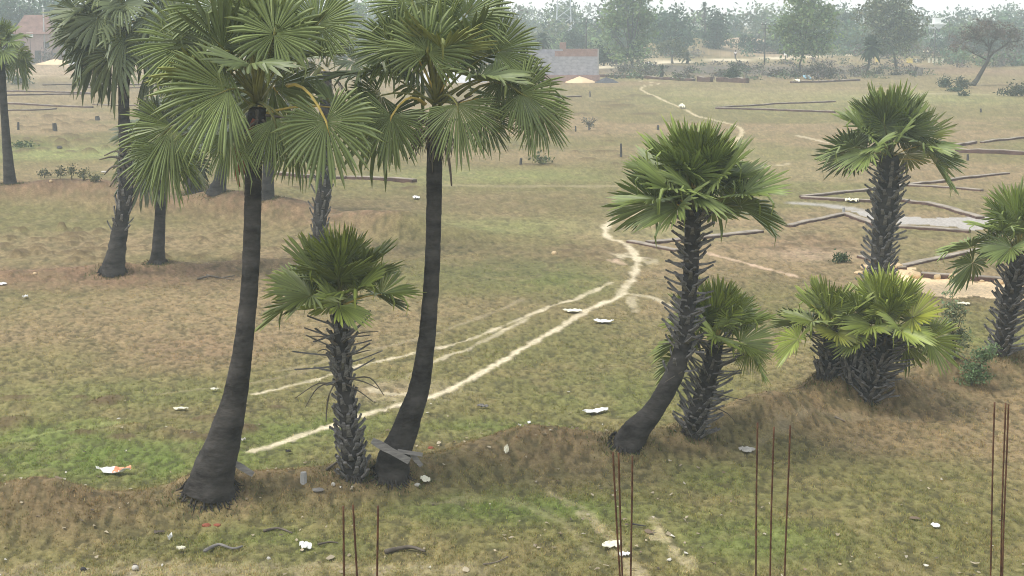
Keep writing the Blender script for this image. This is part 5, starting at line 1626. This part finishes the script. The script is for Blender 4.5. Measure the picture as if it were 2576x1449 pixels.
# ------------------------------------------------------------------ litter
def sheet(label, px, py, wpx, hpx, mts, name='plastic_sheet', cat='litter', seed=1, crumple=.05, ang=0.0, lift=.02, group=None, flap=0):
    b = gp(px, py); k = b[1] / F
    rnd = np.random.RandomState(seed)
    w = wpx * k; l = max(.12, hpx * k * b[1] / (H - b[2]) * .9)
    nx, ny = 9, 6
    V = []; top = {}
    for j in range(ny):
        for i in range(nx):
            u = i / (nx - 1) - .5; v = j / (ny - 1) - .5
            e = 1 - .35 * abs(u * 2) ** 3 * rnd.rand()
            x = u * w * (1 - .3 * abs(v * 2) ** 2 * rnd.rand()); y = v * l * e * (1 - .5 * abs(u * 2) ** 2)
            z = lift + crumple * rnd.rand() + flap * max(0, abs(u) - .25)
            c, s = math.cos(ang), math.sin(ang)
            xx, yy = x * c - y * s, x * s + y * c
            zz = hz(b[0] + xx, b[1] + yy) - b[2]
            V.append((xx, yy, zz + z + .04))
    N = len(V)
    V += [(x, y, z - .012) for x, y, z in V]
    Fc = []; mi = []
    for j in range(ny - 1):
        for i in range(nx - 1):
            a = j * nx + i
            Fc.append((a, a + 1, a + nx + 1, a + nx)); mi.append(1 if (len(mts) > 1 and i >= nx // 2) else 0)
            Fc.append((a + N + nx, a + N + nx + 1, a + N + 1, a + N)); mi.append(0)
    ring = [i for i in range(nx)] + [j * nx + nx - 1 for j in range(1, ny)] + [(ny - 1) * nx + i for i in range(nx - 2, -1, -1)] + [j * nx for j in range(ny - 2, 0, -1)]
    for q in range(len(ring)):
        a, c = ring[q], ring[(q + 1) % len(ring)]
        Fc.append((a, a + N, c + N, c)); mi.append(0)
    o = link(name, new_mesh(name, V, Fc, mts, midx=mi), None, b)
    tag(o, label, cat, group)
sheet('long white sheet lying on the grass left of the leaning palm foot', 1497, 1040, 70, 9, [M_WHITE], seed=1, ang=.25, flap=.10)
sheet('white crumpled sheet right of the main footpath', 1519, 813, 52, 7, [M_WHITE], seed=2, ang=-.3, flap=.12)
sheet('pinkish white wrapper beside the footpath fork', 1440, 786, 50, 6, [M_CREAM], 'wrapper', seed=3, flap=.06)
sheet('opened white and orange carton on the green grass at left', 286, 1193, 92, 11, [M_WHITE, M_ORANGE], 'carton', seed=4, crumple=.09, flap=.25)
sheet('white bag lying in the brown field between the tall palms', 1047, 501, 18, 5, [M_WHITE], 'bag', seed=5, crumple=.12)
sheet('pale yellow sack below the wedge plot walls', 2143, 509, 34, 7, [M_CREAM], 'sack', seed=6, crumple=.2)
sheet('white sack on the winding path in the far field', 1715, 272, 14, 8, [M_CREAM], 'sack', seed=7, crumple=.4)
sheet('oval white plate on the grass at lower right', 2353, 1328, 22, 12, [M_WHITE], 'plate', seed=8, crumple=.02)
sheet('pale scrap on the grass left of the tallest palm trunk', 455, 1034, 40, 4, [M_CREAM], 'scrap', seed=9)
sheet('small white scrap at the left edge of the tan field', 64, 751, 12, 5, [M_WHITE], 'scrap', seed=10, crumple=.08)
sheet('white scrap cut by the left edge below the low bank', 6, 718, 22, 4, [M_WHITE], 'scrap', seed=11)
sheet('blue and white rag in the far scrub at right', 2030, 199, 12, 5, [M_BLUE], 'rag', seed=12, crumple=.5)
sheet('pale bag in the far scrub left of the blue rag', 2004, 207, 14, 4, [M_CREAM], 'bag', seed=13, crumple=.4)
sheet('pale scrap beside the second tall palm base', 1070, 1213, 26, 9, [M_CREAM], 'scrap', seed=14)
sheet('pale scrap on the brown mound left of centre', 1274, 1139, 14, 10, [M_CREAM], 'scrap', seed=15, crumple=.08)
sheet('tiny white cup lid on the grass left of the long white sheet', 1331, 1068, 9, 5, [M_WHITE], 'lid', seed=16, crumple=.02)
sheet('white wrapper in the grass left of the first rebar cluster', 769, 1383, 26, 14, [M_WHITE], 'wrapper', seed=17, ang=.9, crumple=.1)
sheet('white scrap low on the left slope', 428, 1361, 12, 12, [M_WHITE], 'scrap', seed=18, crumple=.1)
sheet('pale strip of bark below the white scrap', 456, 1387, 26, 7, [M_CREAM], 'bark_strip', seed=19, ang=-.4)
sheet('pale torn sheet at the foot of the second rebar cluster', 1538, 1378, 40, 22, [M_CREAM], 'torn_sheet', seed=20, ang=-.8, crumple=.05)
sheet('white torn sheet just right of the pale torn one', 1572, 1402, 34, 12, [M_WHITE], 'torn_sheet', seed=21, crumple=.05)
sheet('pale scrap on the lower right grass under the third rebar cluster', 1880, 1138, 46, 10, [M_STONE], 'flat_stone', cat='stone', seed=22, ang=.4)
sheet('pale scrap beside the sand strip', 2424, 768, 32, 6, [M_CREAM], 'scrap', seed=23)
sheet('dark scrap of plastic left of the second tall palm base', 725, 1142, 14, 6, [M_DARK], 'scrap', seed=24)
sheet('grey-green scrap behind the tallest palm trunk', 612, 1112, 14, 5, [M_STONE], 'scrap', seed=25)
sheet('pale husk by the upper left of the second path', 540, 985, 22, 4, [M_CREAM], 'husk', seed=26)
sheet('dark brick-shaped scrap in the grass right of the second tall palm', 1215, 1028, 30, 7, [M_WOOD], 'block', seed=27, crumple=.06)

def stone(label, px, py, wpx, hpx, m, name='stone', cat='stone', seed=1, group=None):
    b = gp(px, py); k = b[1] / F
    bm = bmesh.new(); bmesh.ops.create_icosphere(bm, subdivisions=2, radius=1)
    rnd = random.Random(seed)
    dirs = [Vector((rnd.gauss(0, 1), rnd.gauss(0, 1), rnd.gauss(0, 1))).normalized() for _ in range(9)]
    for v in bm.verts:
        s = 1 - .28 * max(0, max(v.co.dot(d) for d in dirs) - .75) * 2
        v.co = Vector((v.co.x * wpx / 2 * k, v.co.y * wpx / 2 * k * .8, v.co.z * hpx * k * .62)) * s * rnd.uniform(.94, 1.06)
        v.co.z += hpx * k * .35
    me_ = bpy.data.meshes.new(name); bm.to_mesh(me_); bm.free(); me_.materials.append(m)
    o = link(name, me_, None, b)
    tag(o, label, cat, group)
for i, (lab, x, y, w, h_) in enumerate([('yellow boulder hard against the right side of the round palm foot', 2252, 676, 40, 16), ('yellow boulder left of the round palm foot', 2178, 676, 30, 12), ('rounded yellow boulder at the left end of the sand strip', 2302, 698, 36, 16), ('pale boulder before the dark red wall, left of the largest', 2358, 702, 20, 14),
                                        ('largest peach boulder before the dark red wall', 2400, 703, 30, 18), ('small peach boulder right of the largest one', 2432, 706, 20, 9), ('boulder at the right end of the sand strip by the edge palm', 2512, 714, 26, 14), ('small boulder right of the small peach one', 2470, 709, 14, 6), ('yellow boulder peeping between the bushy palm leaves', 2250, 700, 34, 14), ('low yellow boulder left of the round palm, nearest the bushy palm', 2160, 690, 26, 10)]):
    stone(lab, x, y, w, h_, M_ROCK, 'boulder', 'boulder', i, 'yellow boulders along the sand strip')
stone('red brick lying on the mound right of the second tall palm', 1084, 1130, 18, 8, M_BRICKRED, 'brick', 'brick', 31)
stone('red-brown broken tile at the left foreground', 520, 1325, 26, 10, M_BRICKRED, 'broken_tile', 'tile', 32)
stone('second red-brown tile piece just right of the first', 546, 1324, 24, 8, M_BRICKRED, 'broken_tile', 'tile', 33)
stone('orange stone in the brown patch left of the path bend', 1394, 640, 16, 9, M_ROCK, 'stone', 'stone', 34)
stone('small white stone before the middle palms', 838, 1221, 12, 9, M_STONE, 'stone', 'stone', 35)
stone('white stone between the small palm and the second tall palm', 1050, 1222, 18, 8, M_STONE, 'stone', 'stone', 36)
stone('dark clod left of the path mouth in the green', 860, 1143, 12, 8, M_DARK, 'clod', 'clod', 37)
stone('white stone near the bottom, below the first rebar gap', 676, 1408, 12, 9, M_STONE, 'stone', 'stone', 38)
stone('white stone at the bottom left slope', 340, 1432, 22, 12, M_STONE, 'stone', 'stone', 39)
stone('dark tin beside the white stone at the bottom left', 210, 1436, 18, 12, M_DARK, 'tin', 'litter', 40)
stone('grey lump of dung on the right mound slope', 800, 1236, 34, 10, M_WOOD, 'dung', 'dung', 41)
stone('pale stone on the left red bank', 128, 458, 10, 7, M_ROCK, 'stone', 'stone', 42)
stone('dark stone in the lime grass strip at left', 150, 374, 16, 8, M_POLE, 'stone', 'stone', 43)
stone('pale stone behind the weeds on the red bank', 262, 434, 20, 5, M_STONE, 'stone', 'stone', 44)
stone('orange clod on the low bank left of the knotted palm', 88, 690, 12, 6, M_ROCK, 'clod', 'clod', 45)

def branch(label, pts, rpx, mt, name='dry_branch', cat='branch'):
    W = [gp(a, b) for a, b in pts]
    k = W[0][1] / F
    off = W[0]
    P = smooth_poly(np.array([w + np.array([0, 0, rpx * k * .8 + .02]) for w in W]), 4)
    V, Fc = tube_np(P - off, np.linspace(rpx * k, rpx * k * .5, len(P)), 6)
    o = link(name, new_mesh(name, V, Fc, mt, smooth=True), None, off)
    tag(o, label, cat)
branch('dry grey branch on the ground left of the tallest trunk', [(498, 705), (530, 698), (556, 702), (590, 697)], 3, M_DEADPET)
branch('second dry branch crossing the grey one left of the tallest trunk', [(520, 694), (545, 700), (588, 706)], 2.2, M_DEADLEAF)
branch('weathered log on the ground right of the first rebar cluster', [(970, 1396), (1000, 1388), (1035, 1384), (1068, 1394)], 7, M_DEADPET, 'log', 'log')
branch('bent dry stalk at the bottom left of the first rebar cluster', [(515, 1392), (550, 1376), (585, 1386), (610, 1380)], 5, M_WOOD, 'dry_stalk', 'stalk')
branch('curled pale stalk low in front of the second tall palm', [(1215, 1424), (1250, 1418), (1278, 1404)], 2.5, M_DEADLEAF, 'dry_stalk', 'stalk')
branch('thin stick beside the third rebar cluster', [(1590, 1322), (1625, 1328)], 2.5, M_DARK, 'stick', 'stick')
branch('dry stalk lying on the slope right of the white wrapper', [(800, 1374), (830, 1368), (850, 1370)], 3, M_DEADPET, 'dry_stalk', 'stalk')
branch('curved dry stalk under the tallest palm mound', [(664, 1341), (700, 1334), (735, 1346)], 4, M_DEADPET, 'dry_stalk', 'stalk')
branch('dark stick leaning at the foot of the small middle palm', [(822, 1186), (850, 1166)], 4, M_DEADPET, 'stick', 'stick')
branch('pale stick on the brown mound under the right bushy palm', [(2100, 1052), (2125, 1064)], 3, M_DEADLEAF, 'stick', 'stick')
branch('dark twig near the low bank right of the second back palm', [(630, 692), (650, 690)], 3, M_DARK, 'stick', 'stick')

# leaf litter and pebbles, too many to count
def litter_stuff():
    rs_ = np.random.RandomState(21)
    n = 1000
    x, y = 0, 0
    u = rs_.rand(n); d = 1 / (1 / 48 + u * (1 / 31 - 1 / 48)); a = np.radians((rs_.rand(n) * 2 - 1) * 17.5)
    x = d * np.sin(a); y = d * np.cos(a)
    dens = fbm(x / 2.5, y / 2.5, 401, 3)
    keep = rs_.rand(n) < sstep(.42, .62, dens) * .75 + .10
    x, y = x[keep], y[keep]; n = len(x)
    z = height(x, y) + .035
    s = rs_.uniform(.018, .06, n) * (1 + (rs_.rand(n) < .06) * 1.2)
    ang = rs_.rand(n) * 2 * PI
    V = []
    for cx_, cy_ in ((-1, -.4), (0, -.6), (1, -.3), (1.1, .3), (.1, .55), (-.9, .4)):
        px_ = x + (np.cos(ang) * cx_ - np.sin(ang) * cy_) * s; py_ = y + (np.sin(ang) * cx_ + np.cos(ang) * cy_) * s
        V.append(np.stack([px_, py_, z + rs_.uniform(-.01, .035, n)], -1))
    V = np.stack(V, 1).reshape(-1, 3)
    pal = np.array([[.36, .30, .20], [.27, .22, .14], [.40, .35, .26], [.09, .07, .05], [.18, .13, .085], [.46, .43, .36]])
    cI = rs_.choice(6, n, p=[.28, .26, .12, .12, .16, .06])
    col_ = np.repeat(pal[cI] * rs_.uniform(.8, 1.2, (n, 1)), 6, 0)
    o = link('ground_litter', new_mesh('ground_litter', V, np.arange(n * 6).reshape(-1, 6), attr_mat('litter', .8), attr=col_))
    o['kind'] = 'stuff'; o['label'] = 'dry leaf bits and pebbles scattered over the near grass'
litter_stuff()

# ------------------------------------------------------------------ haze
def haze():
    m = bpy.data.materials.new('haze_air'); m.use_nodes = True
    nt = m.node_tree; nt.nodes.clear()
    out = nt.nodes.new('ShaderNodeOutputMaterial'); pv = nt.nodes.new('ShaderNodeVolumePrincipled')
    pv.inputs['Color'].default_value = (.85, .96, .98, 1)
    pv.inputs['Density'].default_value = .00088
    pv.inputs['Anisotropy'].default_value = .2
    nt.links.new(pv.outputs[0], out.inputs['Volume'])
    mb = MB(); zb, zt = -2.5, 28.0
    mb.box((0, 0, (zb + zt) / 2), (1900, 1900, zt - zb))
    o = mb.build('haze', m); o['kind'] = 'stuff'; o['label'] = 'thin pale haze over the fields'
haze()
